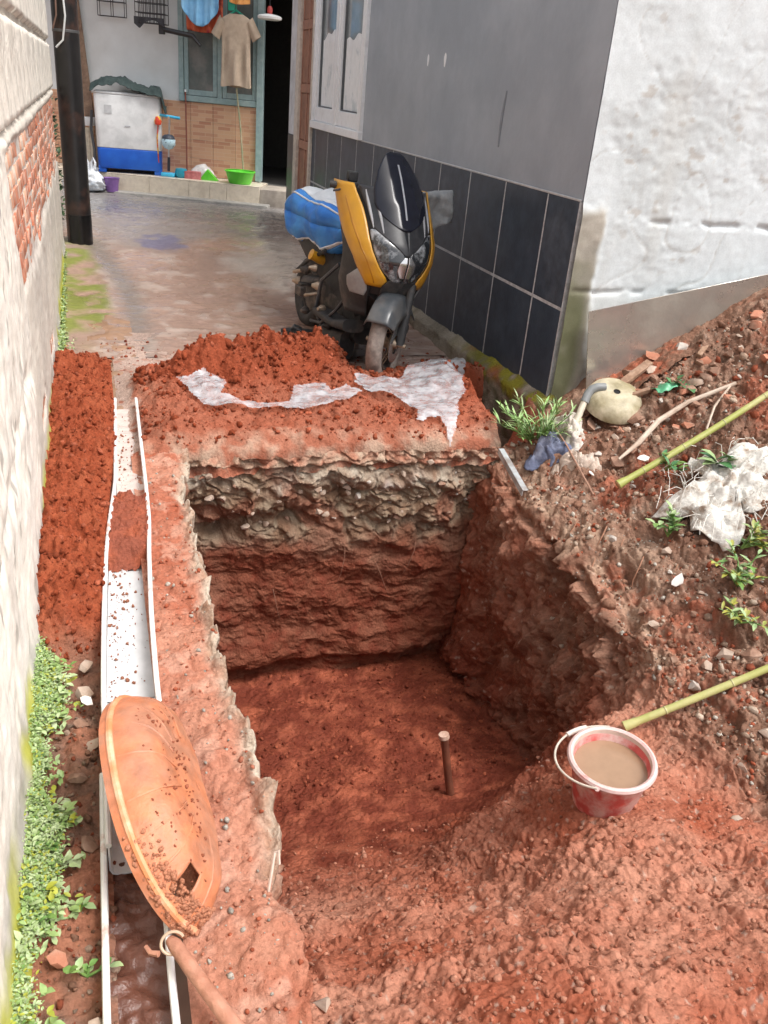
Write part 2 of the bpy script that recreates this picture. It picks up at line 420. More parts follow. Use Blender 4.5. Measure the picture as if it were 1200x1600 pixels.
c = mixc(crub*.72, clim*.76, lime); c = mixc(c, csl*.9, slab); c = mixc(c, cr, red)
c = c*(1+.16*n3)[..., None]
o = colgrid('pit_wall', P2, rgba(c, np.full(X.shape, .72)), SOIL, flip=True)
tag(o, 'layered back face of the pit, broken concrete over red clay', 'soil', kind='structure')

# ---- concrete strip between gutter and pit, muddy on top, broken edge towards the pit
yl = []; y = .55
while y < 3.72: yl.append(y); y += .0042+.0012*max(0, y-.8)
yl = np.array(yl)
u = np.concatenate([np.linspace(0, 1, 52), 1+np.linspace(.05, 1, 18)])
U, Y = np.meshgrid(u, yl)
x0 = .085+.015*sm(2, 4.2, Y); x1 = XL(Y)+.012+.03*np.clip(gn(np.stack([Y*0, Y, Y*0], -1), 6., 110), -.4, 1)
ut = np.clip(U, 0, 1); ud = np.clip(U-1, 0, 1)
X = lerp(x0, x1, ut)-.05*ud**1.5; Z = -.01*(1-ut)-.13*ud
P = np.stack([X, Y, Z], -1)
edge = sm(.72, .98, ut+.09*gn(P, 7., 111)-.2*(Y < 1.3))*sm(1.0, 1.5, Y+.3*gn(P, 3., 112))
d = .018*fbm(P, 5., 4, 113, .6)+.012*lumps(P, 26., .15, 114)-.006*cracks(P, 9., .06, 108)+edge*(.05*fbm(P, 11., 4, 115, .6)+.015*lumps(P, 30., .0, 109))
d = d+.05*np.exp(-((Y-1.75)/.1)**2-((X-.26)/.06)**2)*billow(P, 12, 2, 116)
P2 = P.copy(); P2[..., 2] += d*(1-ud*.7); P2[..., 0] += ud*(.05*fbm(P, 12., 3, 117)+.035*billow(P, 25, 2, 118))+edge*.012*gn(P, 20., 119)
n1 = fbm(P, 3., 3, 120); n2 = fbm(P, 11., 3, 121); n3 = fbm(P, 45., 2, 122)
c = mixc(PINK, RED, np.clip(.35+.8*n1+.3*n2, 0, 1)); c = mixc(c, np.array([.58, .34, .25]), sm(.0, .5, n2)*.6)
c = mixc(c, mixc(np.array([.52, .46, .37]), np.array([.34, .22, .15]), np.clip(.4+n2+n3*.6, 0, 1)), np.clip(edge*.9, 0, 1))
c = mixc(c, np.array([.30, .12, .075]), ud*.7)
o = colgrid('concrete_strip', P2, rgba(c*(1+.1*n3)[..., None], np.full(X.shape, .55)), SOIL, flip=True)
tag(o, 'muddy concrete strip with crumbled edge between gutter and pit', 'concrete', kind='structure'); STRIP = P2

# ---- ground left of the gutter: red spoil heap, mossy verge
yl = []; y = .5
while y < 5.5: yl.append(y); y += .0052+.0012*max(0, y-.8)
yl = np.array(yl); u = np.linspace(0, 1, 60)
U, Y = np.meshgrid(u, yl)
X = lerp(-.30-.012*Y, -.045+.09*sm(2.2, 4.2, Y), U)
P0 = np.stack([X, Y, X*0], -1)
heap = sm(2.17, 2.34, Y+.05*gn(P0, 9., 131))*sm(5.25, 4.9, Y+.1*gn(P0, 5., 132))
Z = -.06+.0*Y+heap*(.09+.05*np.sin(np.clip(U, 0, 1)*math.pi))+.04*sm(5., 5.3, Y)
P = np.stack([X, Y, Z], -1)
d = .03*fbm(P, 4., 3, 133)+.018*fbm(P, 14., 3, 134, .6)+(.012+.016*heap)*lumps(P, 32., .02, 135)+.016*heap*lumps(P, 64., .02, 136)+.01*lumps(P, 17., .1, 130)*heap
P[..., 2] += d
n1 = fbm(P, 3., 3, 137); n2 = fbm(P, 13., 3, 138); n3 = fbm(P, 45., 2, 139)
c = mixc(np.array([.24, .14, .10]), np.array([.33, .14, .085]), np.clip(.5+n1+n2, 0, 1))
c = mixc(c, mixc(REDF, np.array([.31, .078, .034]), np.clip(.4+n2, 0, 1)), heap)
moss = sm(.22, .05, U+.1*n2)*(1-heap)
c = mixc(c, np.array([.14, .19, .04]), moss*.8)
o = colgrid('verge_soil', P, rgba(c*(1+.18*n3)[..., None], np.full(X.shape, .85)), SOIL, flip=True)
tag(o, 'verge beside the left wall with long red spoil heap', 'soil', kind='structure')
VERGE = P

# ---- spoil pile and trodden mud behind the pit
yl = np.linspace(3.61, 5.75, 300); xl = np.linspace(.06, 2.24, 310)
X, Y = np.meshgrid(xl, yl)
P0 = np.stack([X, Y, X*0], -1)
def g2(cx, cy, sx, sy): return np.exp(-((X-cx)/sx)**2-((Y-cy)/sy)**2)
wj = .12*fbm(P0, 3.5, 3, 150)
pile = .16*g2(1.20, 4.95, .20, .20)+.12*g2(1.0, 4.72, .30, .24)+.12*g2(.58, 4.60, .24, .22)-.05*g2(1.55, 4.75, .22, .25)+.07*g2(1.95, 4.35, .25, .30)+.05*g2(.85, 5.0, .2, .2)
pile = pile*(1+.9*fbm(P0, 3.2, 3, 149))
flat = .075*sm(5.0, 4.5, Y+wj)*sm(.12, .30, X+wj*.5)+.03*sm(.06, .2, X)*sm(5.1, 4.7, Y+wj)
base = -.012+.008*(Y-4.6)
h = np.clip(pile*(1+.7*wj)+flat, 0, 1)
cov = sm(.012, .04, h+.02*fbm(P0, 9., 3, 151))
edge = sm(3.78, 3.62, Y)
h = h*(1-edge*.75)
P = np.stack([X, Y, base+h], -1)
d = cov*(.05*fbm(P, 5., 4, 152, .6)+.03*lumps(P, 10., .1, 153)+.026*lumps(P, 22., .05, 154)+.02*lumps(P, 46., .02, 147))*(.4+.8*sm(.07, .17, h))+.004*fbm(P, 12., 2, 155)
P[..., 2] -= .10*sm(3.655, 3.61, Y); P[..., 1] -= .035*sm(3.72, 3.61, Y)*fbm(P0, 6., 3, 146)
cut = sm(1.92, 2.0, X+.05*wj-.05*(Y-4.0))*sm(4.62, 4.45, Y)
P[..., 2] -= .42*cut
P[..., 2] += d
n1 = fbm(P, 2.5, 3, 156); n2 = fbm(P, 11., 3, 157); n3 = fbm(P, 42., 2, 158)
c = mixc(np.array([.40, .29, .235]), np.array([.50, .37, .31]), np.clip(.5+n1, 0, 1))
csoil = mixc(np.array([.30, .105, .062]), np.array([.265, .06, .026]), sm(.06, .16, h+.05*n1))
csoil = mixc(csoil, PINK, np.clip(.15+n1+.5*n2, 0, .55)*sm(.14, .06, h))
crumbs = sm(.28, .42, gn(P, 17., 159))*sm(5.5, 4.9, Y)*.9
c = mixc(c, csoil, np.clip(np.maximum(cov, crumbs), 0, 1))
c = mixc(c, np.array([.42, .32, .24]), edge*np.clip(.3+n2*1.2, 0, .8))
rg = lerp(.20+.3*n1, .78, np.clip(np.maximum(cov, crumbs), 0, 1))
o = colgrid('spoil_heap', P, rgba(c*(1+.15*n3)[..., None], np.clip(rg, .18, .9)), SOIL, flip=True)
tag(o, 'heap of fresh red clay on the alley behind the pit', 'soil', kind='structure')
HEAP = P

# ---- alley pavement up to the house
yl = np.linspace(5.2, 13.2, 520); xl = np.linspace(-.45, 3.4, 260)
X, Y = np.meshgrid(xl, yl)
P = np.stack([X, Y, .014*(Y-4.6)-.012+X*0], -1)
n1 = fbm(P, 1.1, 4, 170); n2 = fbm(P, 5., 4, 171); n3 = fbm(P, 25., 3, 172)
wet = sm(10.2, 11.0, Y+.5*n1)
c = mixc(np.array([.42, .275, .21]), np.array([.33, .22, .17]), np.clip(.5+n1*1.2, 0, 1))
c = mixc(c, np.array([.52, .43, .37]), sm(.1, .6, n2)*.6)
c = mixc(c, np.array([.30, .265, .24]), sm(8.4, 9.6, Y+.8*n1)*.8)
c = mixc(c, np.array([.19, .185, .18]), wet*.75)
mossy = sm(.06, -.06, X+.12*n1-.012*(Y-6))*sm(9.2, 8.4, Y)*sm(5.2, 5.9, Y)
c = mixc(c, np.array([.20, .22, .045]), mossy*np.clip(.7+1.3*n2, 0, 1))
riv = np.exp(-((X-(.17+.10*np.sin((Y-5.)*1.1)-.02*(Y-5)))/.11)**2)*sm(9.3, 8.7, Y)
c = mixc(c, np.array([.22, .185, .16]), riv*.85); 
stain = sm(.45, .75, np.exp(-((X-.62)/.32)**2-((Y-8.9)/.55)**2)+.35*n2)
c = mixc(c, np.array([.15, .14, .24]), stain*.75)
pale = sm(1.15, 1.5, X+.25*n1)*sm(6.7, 7.3, Y+.4*n2)*sm(9.6, 8.6, Y)
c = mixc(c, np.array([.56, .50, .43]), pale*.7)
rgh = np.clip(.26+.35*n1+.18*n2-.10*wet-.16*riv-.10*sm(6.8, 5.4, Y)+.3*mossy, .045, .8)
P[..., 2] += .008*n2-.012*riv+.05*pale*sm(1.3, 1.7, X)+.004*n3
o = colgrid('alley_pavement', P, rgba(c*(1+.12*n3)[..., None], rgh), PAVE, flip=True)
tag(o, 'wet worn concrete alley leading to the house', 'pavement', kind='structure')
gv, gf = grid(np.stack(np.meshgrid([-150., 150.], [-150., 150.], [0.]), -1).reshape(2, 2, 3))
gv = np.array(gv); gv[:, 2] = -1.7
o = ob('ground', (gv, gf), pm('earth', (.3, .16, .10), .9, (.22, .15, .1), 2., .5)); tag(o, 'bare earth far around the yard', 'ground', kind='structure')

# ================================================================== LEFT WALL
def wx(Y): return -.226-.005*Y
lw = thing('brick_wall', (-.33, 4.5, -.1), 'tall left wall of cream blocks over a band of exposed red brick', 'wall')
yl = np.concatenate([np.arange(.4, 3.2, .010), np.arange(3.2, 8.72, .016)]); zl = np.concatenate([np.arange(-.3, 1.40, .0105), np.arange(1.40, 3.05, .03)])
Y, Z = np.meshgrid(yl, zl); P = np.stack([wx(Y), Y, Z], -1)
n1 = fbm(P, 2., 3, 200); n2 = fbm(P, 8., 3, 201); n3 = fbm(P, 30., 3, 202); ns = fbm(P*np.array([1, 1, .2]), 14., 3, 203)
zj = .05*gn(np.stack([Y*0, Y, Y*0], -1), 1.5, 204)
band = sm(.74, .80, Z+zj+.03*n2)*sm(1.30, 1.275, Z+.4*zj)*sm(3.05, 3.25, Y+.25*n1+.2*(Z-1))
patch = sm(.55, .7, np.exp(-((Y-4.9)/.35)**2-((Z-.17)/.07)**2)+.3*n2)+sm(.55, .7, np.exp(-((Y-3.7)/.3)**2-((Z-.22)/.06)**2)+.3*n2)
upper = sm(1.31, 1.35, Z)
near = sm(3.3, 2.9, Y+.3*n1)
grout_line = np.exp(-((Z-.56-.03*n1-.02*np.sin(Y*3))/.035)**2)*sm(3.6, 3.0, Y)
d = .006*fbm(P, 4., 3, 205)+.003*fbm(P, 25., 3, 206)-.013*band-.02*np.clip(patch, 0, 1)-.016*upper+.004*near*n2
d = d-.022*grout_line*np.clip(.6+ns, 0, 1)+.012*np.exp(-((Z-1.32)/.02)**2)*(.5+n2)
d = d+.03*sm(.12, -.1, Z+.05*n2)
P[..., 0] += d
c = mixc(np.array([.68, .63, .55]), np.array([.54, .50, .44]), np.clip(.5+n1+.4*n2, 0, 1))
c = mixc(c, mixc(np.array([.88, .83, .74]), np.array([.81, .77, .70]), np.clip(.5+n2, 0, 1)), near*np.clip(.9+ns, 0, 1))
c = mixc(c, np.array([.22, .20, .17]), near*sm(.35, .55, gn(P*np.array([1, 1, .45]), 24., 207))*sm(.15, .35, Z)*.6)
c = mixc(c, np.array([.16, .14, .12]), np.clip(grout_line*np.clip(.3+ns*1.2, 0, 1), 0, 1)*.6)
c = mixc(c, mixc(np.array([.52, .47, .42]), np.array([.66, .60, .54]), np.clip(.5+n2+n3, 0, 1)), band)
c = mixc(c, np.array([.44, .15, .09]), np.clip(patch, 0, 1)*.8)
c = mixc(c, np.array([.56, .51, .44]), upper)
c = mixc(c, np.array([.33, .32, .29]), sm(.15, .0, Z+.08*n1+.05*ns)*.7)
c = mixc(c, np.array([.42, .43, .03]), sm(.15, .05, Z+.05*n2)*sm(-.2, .2, n1+.5*np.sin(Y*2.1)+.35)*.9)
o = colgrid('plaster', P, rgba(c*(1+.08*n3)[..., None], np.full(Y.shape, .85)), PLAST, lw)
core = ob('wall_core', cbox((-.55, .4, -.4), (-.30, 8.72, 3.05)), pm('cement', (.42, .39, .35), .9, (.34, .32, .3), 5, .5), lw)
# exposed bricks, one by one
BRK = [pm('brick_a', (.60, .23, .13), .85, (.50, .30, .22), 14., .6, .2, .5, 60, lo=.46, hi=.64), pm('brick_b', (.52, .17, .09), .85, (.60, .36, .27), 11., .6, .2, .5, 60), pm('brick_c', (.64, .32, .20), .85, (.56, .46, .38), 9., .6, .2, .5, 60)]
rng = random.Random(4)
bmeshes = []
for k in range(9):
    V, F = cbox((-.02, -.098, -.027), (.006, .098, .027), .0025)
    V = [(x, y+rng.uniform(-.005, .005), z+rng.uniform(-.005, .005)) for x, y, z in V]
    me = mesh('brick', V, F, True, 50); me.materials.append(BRK[k % 3]); bmeshes.append(me)
row = 0; z = .775
while z < 1.27:
    y = 3.05+(.1 if row % 2 else 0)
    while y < 8.6:
        ny = float(gn(np.array([0, y, 0.]), 1.5, 204))*.05
        keep = (z > .79-ny or rng.random() < .25) and y > 3.12+.2*(1.1-z) and rng.random() > .05
        if keep:
            o = link('brick', bmeshes[rng.randrange(9)], None, lw)
            o.location = (wx(y)-.014+rng.uniform(-.003, .004), y, z+rng.uniform(-.004, .004)); o.rotation_euler = (rng.uniform(-.03, .03), rng.uniform(-.05, .05), rng.uniform(-.03, .03))
            o.scale = (1, rng.uniform(.9, 1.02), rng.uniform(.92, 1.05))
        y += .212
    z += .0685; row += 1
for (y, z) in [(4.75, .17), (4.97, .165), (3.6, .22), (3.82, .225)]:
    o = link('brick', bmeshes[rng.randrange(9)], None, lw); o.location = (wx(y)-.012, y, z)
# cream blocks of the upper courses
BLK = pm('cream_block', (.80, .75, .66), .9, (.60, .56, .49), 7., .7, .1, .8, 26)
blk = []
for k in range(5):
    n_y, n_z = 30, 20
    u, v = np.meshgrid(np.linspace(-.295, .295, n_y), np.linspace(-.172, .172, n_z))
    Pb = np.stack([u*0+.014, u, v], -1)
    ed = np.minimum(sm(.295, .280, np.abs(u)), sm(.172, .160, np.abs(v)))
    Pb[..., 0] = -.018+.022*ed+.006*fbm(Pb*np.array([1, 1, .3])+k*3, 9., 3, 210)*ed
    Pb[..., 1] += .012*gn(Pb+k*5, 7., 211)*(1-ed); Pb[..., 2] += .012*gn(Pb+k*9, 7., 212)*(1-ed)
    me = mesh('block', *grid(Pb), True, None); me.materials.append(BLK); blk.append(me)
for r in range(5):
    y = .5+(.3 if r % 2 else 0)
    while y < 8.5:
        o = link('block', blk[rng.randrange(5)], None, lw); o.location = (wx(y)+rng.uniform(-.004, .004), y, 1.515+.362*r); y += .612

# ================================================================== GREY HOUSE (right)
XW = 2.30
gh = thing('grey_house', (XW, 7.4, 0), 'grey painted house with dark wall tiles, white window and brown door', 'house')
GREYP = pm('grey_paint', (.30, .335, .38), .5, (.36, .395, .44), 1.3, .6, .05, .12, 30)
def wallseg(y0, y1, z0, z1, name='wall', mat=None): return ob(name, cbox((XW, y0, z0), (XW+.18, y1, z1)), mat or GREYP, gh)
wallseg(3.935, 7.86, 1.152, 4.0); wallseg(7.86, 10.6, 3.0, 4.0)
GROUT = pm('grout', (.50, .51, .52), .8, (.38, .38, .38), 20., .5)
ob('tile_backing', cbox((XW-.0083, 3.935, -.1), (XW+.18, 9.76, 1.148)), GROUT, gh)
TILE = pm('dark_tile', (.038, .052, .074), .36, (.055, .072, .095), 3., .5, .2, .08, 70, lo=.48, hi=.75, spec=.28)
TILE2 = pm('dark_tile_dusty', (.044, .058, .080), .40, (.08, .095, .12), 4., .6, .25, .08, 70, lo=.5, hi=.72, spec=.28)
ys = [3.937, 4.277]+[4.277+.531*k for k in range(1, 12)]
ys = [y for y in ys if y < 9.75]+[9.756]
tm = {}
for r, (za, zb_) in enumerate([(.624, 1.150), (None, .609)]):
    for k in range(len(ys)-1):
        y0, y1 = ys[k]+.0065, ys[k+1]-.0065
        z0 = za if za is not None else .165-.015*(y0-3.93)-.03
        z0b = z0
        key = (r, round(y1-y0, 3), round(z0, 2))
        o = ob('tile', cbox((XW-.009, y0, z0b), (XW+.006, y1, zb_), .0015), TILE if (k+r) % 3 else TILE2, gh)
ob('tile_trim', cbox((XW-.011, 3.937, 1.150), (XW+.003, 7.86, 1.160), .002), pm('trim', (.5, .5, .5), .6), gh)
# plinth: rough mossy concrete footing
yl = np.linspace(3.86, 10.9, 420); zl = np.linspace(-.75, .20, 70)
Y, Z = np.meshgrid(yl, zl)
zt = .165-.017*(Y-3.93)
v = (Z+.75)/.95; Zp = -.75+v*(zt+.75)
P = np.stack([2.235-.06*(1-v)+.07*sm(.93, 1.0, v), Y, Zp], -1)
n1 = fbm(P, 2.5, 3, 220); n2 = fbm(P, 9., 3, 221); n3 = fbm(P, 35., 3, 222)
P[..., 0] += -.022*fbm(P, 5., 3, 223)-.010*billow(P, 25., 3, 224)
c = mixc(np.array([.37, .32, .25]), np.array([.26, .22, .165]), np.clip(.5+n1+n2*.5, 0, 1))
gm = sm(-.25, .35, n1+.9*sm(5.2, 4.2, Y)-.25)
c = mixc(c, np.array([.075, .075, .035]), gm*np.clip(.65+n2, 0, 1)*.9)
c = mixc(c, np.array([.26, .24, .03]), sm(.84, .95, v+.06*n2)*sm(5.4, 4.4, Y)*np.clip(.5+n2*1.5, 0, 1))
c = mixc(c, RED, sm(.86, .97, v)*sm(.15, .4, gn(P, 4., 225))*sm(5.3, 4.3, Y)*.9)
colgrid('plinth', P, rgba(c*(1+.15*n3)[..., None], np.full(Y.shape, .85)), SOIL, gh)
# white side wall towards the bank, rough limewash over block work
xl = np.concatenate([np.arange(XW, 3.9, .011), np.arange(3.9, 6., .05)]); zl = np.concatenate([np.arange(-.35, 2.5, .011), np.arange(2.5, 4.0, .06)])
X, Z = np.meshgrid(xl, zl); P = np.stack([X, X*0+3.925, Z], -1)
n1 = fbm(P, 1.6, 3, 230); n2 = fbm(P, 7., 3, 231); n3 = fbm(P, 28., 3, 232)
col_ = sm(2.455, 2.40, X+.02*n2+.05*(Z-1.1)*(Z < 1.1))
col_ = col_*sm(1.16, 1.08, Z+.04*n2)
rz = sm(-.1, .35, n1+.3*sm(2.6, 3.4, X))
d = .008*fbm(P, 1.8, 3, 233)+rz*(.0035*fbm(P*np.array([1, 1, 1.5]), 9., 4, 234, .6)-.005*lumps(P, 15., .32, 235))+.0012*n3-.004*cracks(P, 2.2, .012, 237)
d = d-.016*np.exp(-((Z-1.075+.015*n2)/.012)**2)*sm(.0, .3, n2+.3)*sm(2.6, 2.8, X)-.012*np.exp(-((Z-.72+.01*n2)/.012)**2)*sm(-.1, .2, n2)
d = d+.02*col_
P[..., 1] -= d
c = mixc(np.array([.63, .68, .70]), np.array([.54, .58, .59]), np.clip(.35+n1+.5*n2, 0, 1))
c = mixc(c, np.array([.42, .40, .37]), sm(.42, .60, gn(P*np.array([1, 1, 1.6]), 13., 236)+.25*n3)*rz*.75)
c = mixc(c, np.array([.60, .57, .52]), sm(.75, .35, Z+.25*n1)*.5)
c = mixc(c, np.array([.45, .44, .41]), cracks(P, 2.2, .012, 237)*.5)
c = mixc(c, np.array([.52, .53, .51]), sm(.1, .7, fbm(P*np.array([1.6, 1, .35]), 3., 3, 238))*.45)
cc = mixc(np.array([.40, .37, .32]), np.array([.28, .26, .22]), np.clip(.5+n2*1.3, 0, 1)); cc = mixc(cc, np.array([.10, .105, .05]), sm(.95, .4, Z+.25*n1+.2*n2)*sm(2.46, 2.38, X+.02*n2)*.9)
c = mixc(c, cc, col_)
colgrid('side_wall', P, rgba(c*(1+.06*n3)[..., None], np.full(X.shape, .85)), PLAST, gh)
ob('side_wall_core', cbox((XW+.19, 3.96, -.3), (6., 4.12, 4.0)), GROUT, gh)
# white window with two casements
WP = pm('white_frame_paint', (.84, .86, .88), .4, (.74, .75, .76), 8., .4, .04, .05, 40, lo=.55, hi=.7)
wn = ob('window', join(cbox((XW-.035, 7.865, 1.165), (XW+.06, 7.945, 2.99), .006), cbox((XW-.035, 9.66, 1.165), (XW+.06, 9.735, 2.99), .006), cbox((XW-.045, 7.86, 1.155), (XW+.06, 9.74, 1.225), .006), cbox((XW-.035, 7.945, 2.92), (XW+.06, 9.66, 2.99), .006), cbox((XW-.03, 8.76, 1.225), (XW+.06, 8.84, 2.92), .006)), WP, gh)
GLS = pm('window_glass', (.22, .25, .26), .06, (.30, .33, .34), 2., .5, .05, spec=.8)
FILM = pm('white_paper_reflection', (.90, .92, .93), .25, (.66, .72, .75), 4., .5, .05, .15, 14, lo=.54, hi=.64)
for (a, b) in [(7.945, 8.76), (8.84, 9.66)]:
    s = ob('casement', join(cbox((XW-.02, a+.004, 1.23), (XW+.03, a+.075, 2.915), .005), cbox((XW-.02, b-.075, 1.23), (XW+.03, b-.004, 2.915), .005), cbox((XW-.018, a+.075, 1.23), (XW+.03, b-.075, 1.36), .005), cbox((XW-.018, a+.075, 2.84), (XW+.03, b-.075, 2.915), .005)), WP, wn)
    ob('pane', cbox((XW+.022, a+.075, 1.36), (XW+.026, b-.075, 2.84)), GLS, wn)
    ob('pane_gap_shade', join(cbox((XW+.004, a+.076, 1.361), (XW+.021, a+.088, 2.839)), cbox((XW+.004, b-.088, 1.361), (XW+.021, b-.076, 2.839)), cbox((XW+.004, a+.088, 1.361), (XW+.021, b-.088, 1.374))), pm('grey_gap_shade', (.12, .13, .14), .6), wn)  # dark strips added to draw the shaded gap round each pane
    # white layer on the lower part: pasted paper plus painted-in reflection, uneven top
    y = np.linspace(a+.10, b-.13, 24); zz = np.linspace(1.365, 1, 18)
    top = 2.0+.04*np.sin(y*5)+.015*np.sin(y*23)
    Pf = np.stack([np.full((18, 24), XW+.018), np.tile(y, (18, 1)), np.linspace(0, 1, 18)[:, None]*(top-1.365)[None]+1.365], -1)
    Pf[..., 0] -= .0015*np.abs(gn(Pf, 12., 240)); 
    ob('paper_and_reflection', grid(Pf), FILM, wn, angle=None)
# brown panelled door
dr = ob('door', cbox((XW+.01, 9.80, .12), (XW+.05, 10.40, 2.95)), pm('brown_door', (.24, .105, .062), .55, (.30, .15, .1), 5., .5, .15, .2, 30), gh)
DM = pm('brown_door_panel', (.30, .135, .082), .5, (.22, .1, .06), 6., .5, .15, .2, 30)
for (a, b) in [(9.83, 10.07), (10.13, 10.37)]:
    for (z0, z1) in [(.22, .90), (1.0, 1.47), (1.57, 2.08), (2.18, 2.85)]:
        ob('door_panel', cbox((XW-.002, a, z0), (XW+.0095, b, z1), .006), DM, dr)
ob('door_rail', join(*[cbox((XW-.012, 9.80, z-.045), (XW+.009, 10.40, z+.045), .004) for z in (.16, .95, 1.52, 2.13, 2.9)]+[cbox((XW-.008, y-.028, .12), (XW+.0085, y+.028, 2.95), .003) for y in (9.81, 10.10, 10.39)]), pm('brown_door_rail', (.36, .17, .11), .5, (.26, .12, .08), 7., .5, .12), dr)
ob('door_frame', join(cbox((XW-.04, 9.74, .1), (XW+.08, 9.80, 3.0), .005), cbox((XW-.04, 10.40, .1), (XW+.08, 10.56, 3.0), .005)), pm('cream_frame', (.62, .55, .47), .6, (.50, .44, .38), 6., .5), gh)
ob('corner_pier', cbox((XW-.012, 10.562, 1.02), (XW+.18, 10.98, 4.0), .004), pm('pale_paint', (.62, .63, .66), .6, (.5, .5, .52), 3., .4), gh)
ob('corner_pier_base', cbox((XW-.016, 10.562, .0), (XW+.18, 10.985, 1.018), .004), TILE, gh)
ob('corner_bead', cbox((XW-.022, 10.55, .0), (XW-.0125, 10.62, 4.0), .002), WP, gh)
ob('scuff', join(tube([(XW-.0005, 4.98+.02*math.sin(t*2.2), 1.62-.30*t) for t in np.linspace(0, 1, 14)], [.004+.007*math.sin(t*3.1) for t in np.linspace(.05, .95, 14)], 6)), pm('dark_scuff', (.225, .25, .28), .6), gh)
# patches of bare filler on the grey paint
for (y, z, r) in [(6.35, 1.78, .035), (6.02, 1.78, .04)]:
    pts = [(math.cos(a)*r*.55*(1+.2*math.sin(3*a)), math.sin(a)*r*1.1) for a in np.linspace(0, 6.28, 14)[:-1]]
    V = [(XW-.0015, y+p[0], z+p[1]) for p in pts]+[(XW-.003, y, z)]
    ob('filler_spot', (V, [(k, (k+1) % 13, 13) for k in range(13)]), WP, gh)

# ================================================================== FAR HOUSE
HA = RAD(-21)
H0 = Vector((.26, 12.4, 0))
hs_ = thing('far_house', H0, 'small white house with brick-pattern tiles and green window at alley end', 'house', HA)
def hob(name, VF, mat, parent=None, **k): return ob(name, VF, mat, parent or hs_, world=False, **k)
HW = pm('house_white', (.66, .69, .69), .7, (.60, .62, .61), 1.2, .6, .04, .1, 30)
hob('wall', cbox((-3.4, .56, .0), (.80, .74, 3.4)), HW)
hob('wall', cbox((.80, .56, 2.72), (2.9, .74, 3.4)), HW); hob('wall', cbox((2.32, .56, .0), (2.9, .74, 2.72)), HW)
hob('wall', cbox((.80, .57, .0), (1.83, .74, 1.25)), HW)
# printed brick-pattern wall tiles
m = bpy.data.materials.new('brick_print_tile'); m.use_nodes = True
n = m.node_tree.nodes; l = m.node_tree.links; b = n['Principled BSDF']; b.inputs['Roughness'].default_value = .3
tc = n.new('ShaderNodeTexCoord'); mp = n.new('ShaderNodeMapping'); mp.inputs['Rotation'].default_value = (RAD(-90), 0, 0)
bt = n.new('ShaderNodeTexBrick'); bt.inputs['Color1'].default_value = (.60, .36, .23, 1); bt.inputs['Color2'].default_value = (.40, .15, .095, 1); bt.inputs['Mortar'].default_value = (.60, .40, .27, 1)
bt.inputs['Scale'].default_value = 1.; bt.inputs['Brick Width'].default_value = .17; bt.inputs['Row Height'].default_value = .046; bt.inputs['Mortar Size'].default_value = .004; bt.inputs['Bias'].default_value = -.35
l.new(tc.outputs['Object'], mp.inputs[0]); l.new(mp.outputs[0], bt.inputs['Vector']); l.new(bt.outputs['Color'], b.inputs['Base Color'])
PRINT = m
u = -1.2
rngh = random.Random(3)
while u < 1.80:
    for r in range(4):
        z0 = .325+r*.226; u1 = min(u+.300, 1.822)
        hob('wall_tile', cbox((u+.001, .548, z0), (u1-.001, .562, z0+.2245), .001), PRINT)
    u += .3015
GRN = pm('green_frame', (.24, .34, .35), .5, (.30, .40, .40), 6., .5, .1)
DGL = pm('dark_glass', (.13, .15, .145), .08, (.20, .20, .19), 3., .5, .1)
wf = hob('window', join(cbox((.77, .52, 1.25), (.835, .60, 2.7), .004), cbox((1.275, .52, 1.25), (1.335, .60, 2.7), .004), cbox((1.79, .50, .33), (1.87, .62, 2.7), .004), cbox((.77, .515, 1.235), (1.80, .60, 1.305), .004), cbox((.77, .52, 2.64), (2.32, .60, 2.72), .004)), GRN)
for (a, b_) in [(.84, 1.27), (1.34, 1.785)]:
    s = hob('casement', join(cbox((a, .53, 1.31), (a+.055, .57, 2.63), .003), cbox((b_-.055, .53, 1.31), (b_, .57, 2.63), .003), cbox((a+.055, .53, 1.31), (b_-.055, .57, 1.375), .003), cbox((a+.055, .53, 2.57), (b_-.055, .57, 2.63), .003)), GRN, wf)
    hob('pane', cbox((a+.055, .548, 1.375), (b_-.055, .552, 2.57)), DGL, wf)
DKW = pm('dim_room_wall', (.12, .115, .105), .8)
hob('room', join(cbox((1.87, 3.4, .0), (3.0, 3.45, 2.8)), cbox((.6, 3.4, .0), (1.87, 3.45, 2.8)), cbox((.55, .75, 0), (.6, 3.45, 2.8)), cbox((3., .75, 0), (3.05, 3.45, 2.8)), cbox((.55, .75, 2.8), (3.05, 3.5, 2.86)), cbox((.55, .56, .24), (3.05, 3.5, .295))), DKW)
hob('roof', join(cbox((-3.6, -.15, 3.4), (3.1, 3.8, 3.5))), pm('roof_sheet', (.35, .33, .32), .7))
st = hob('porch_step', cbox((-1.3, .006, -.02), (1.955, .56, .308)), pm('step_core', (.45, .4, .33), .8))
STT = pm('cream_step_tile', (.68, .60, .48), .35, (.60, .52, .41), 7., .5, .08, .05, 40)
us = [-1.3, -.9, -.45, .0, .50, 1.02, 1.30, 1.52, 1.955]
for k in range(len(us)-1):
    hob('step_tile', cbox((us[k]+.002, -.006, .108), (us[k+1]-.002, .008, .306), .002), STT, st)
    hob('step_tile', cbox((us[k]+.002, -.006, .308), (us[k+1]-.002, .275, .320), .002), STT, st)
    hob('step_tile', cbox((us[k]+.002, .279, .308), (us[k+1]-.002, .546, .320), .002), STT, st)
hob('kerb', cbox((-1.3, -.22, -.05), (2.1, -.002, .118), .02), pm('kerb_cement', (.26, .25, .23), .7, (.34, .32, .29), 5., .6, .15, .4, 40), st)
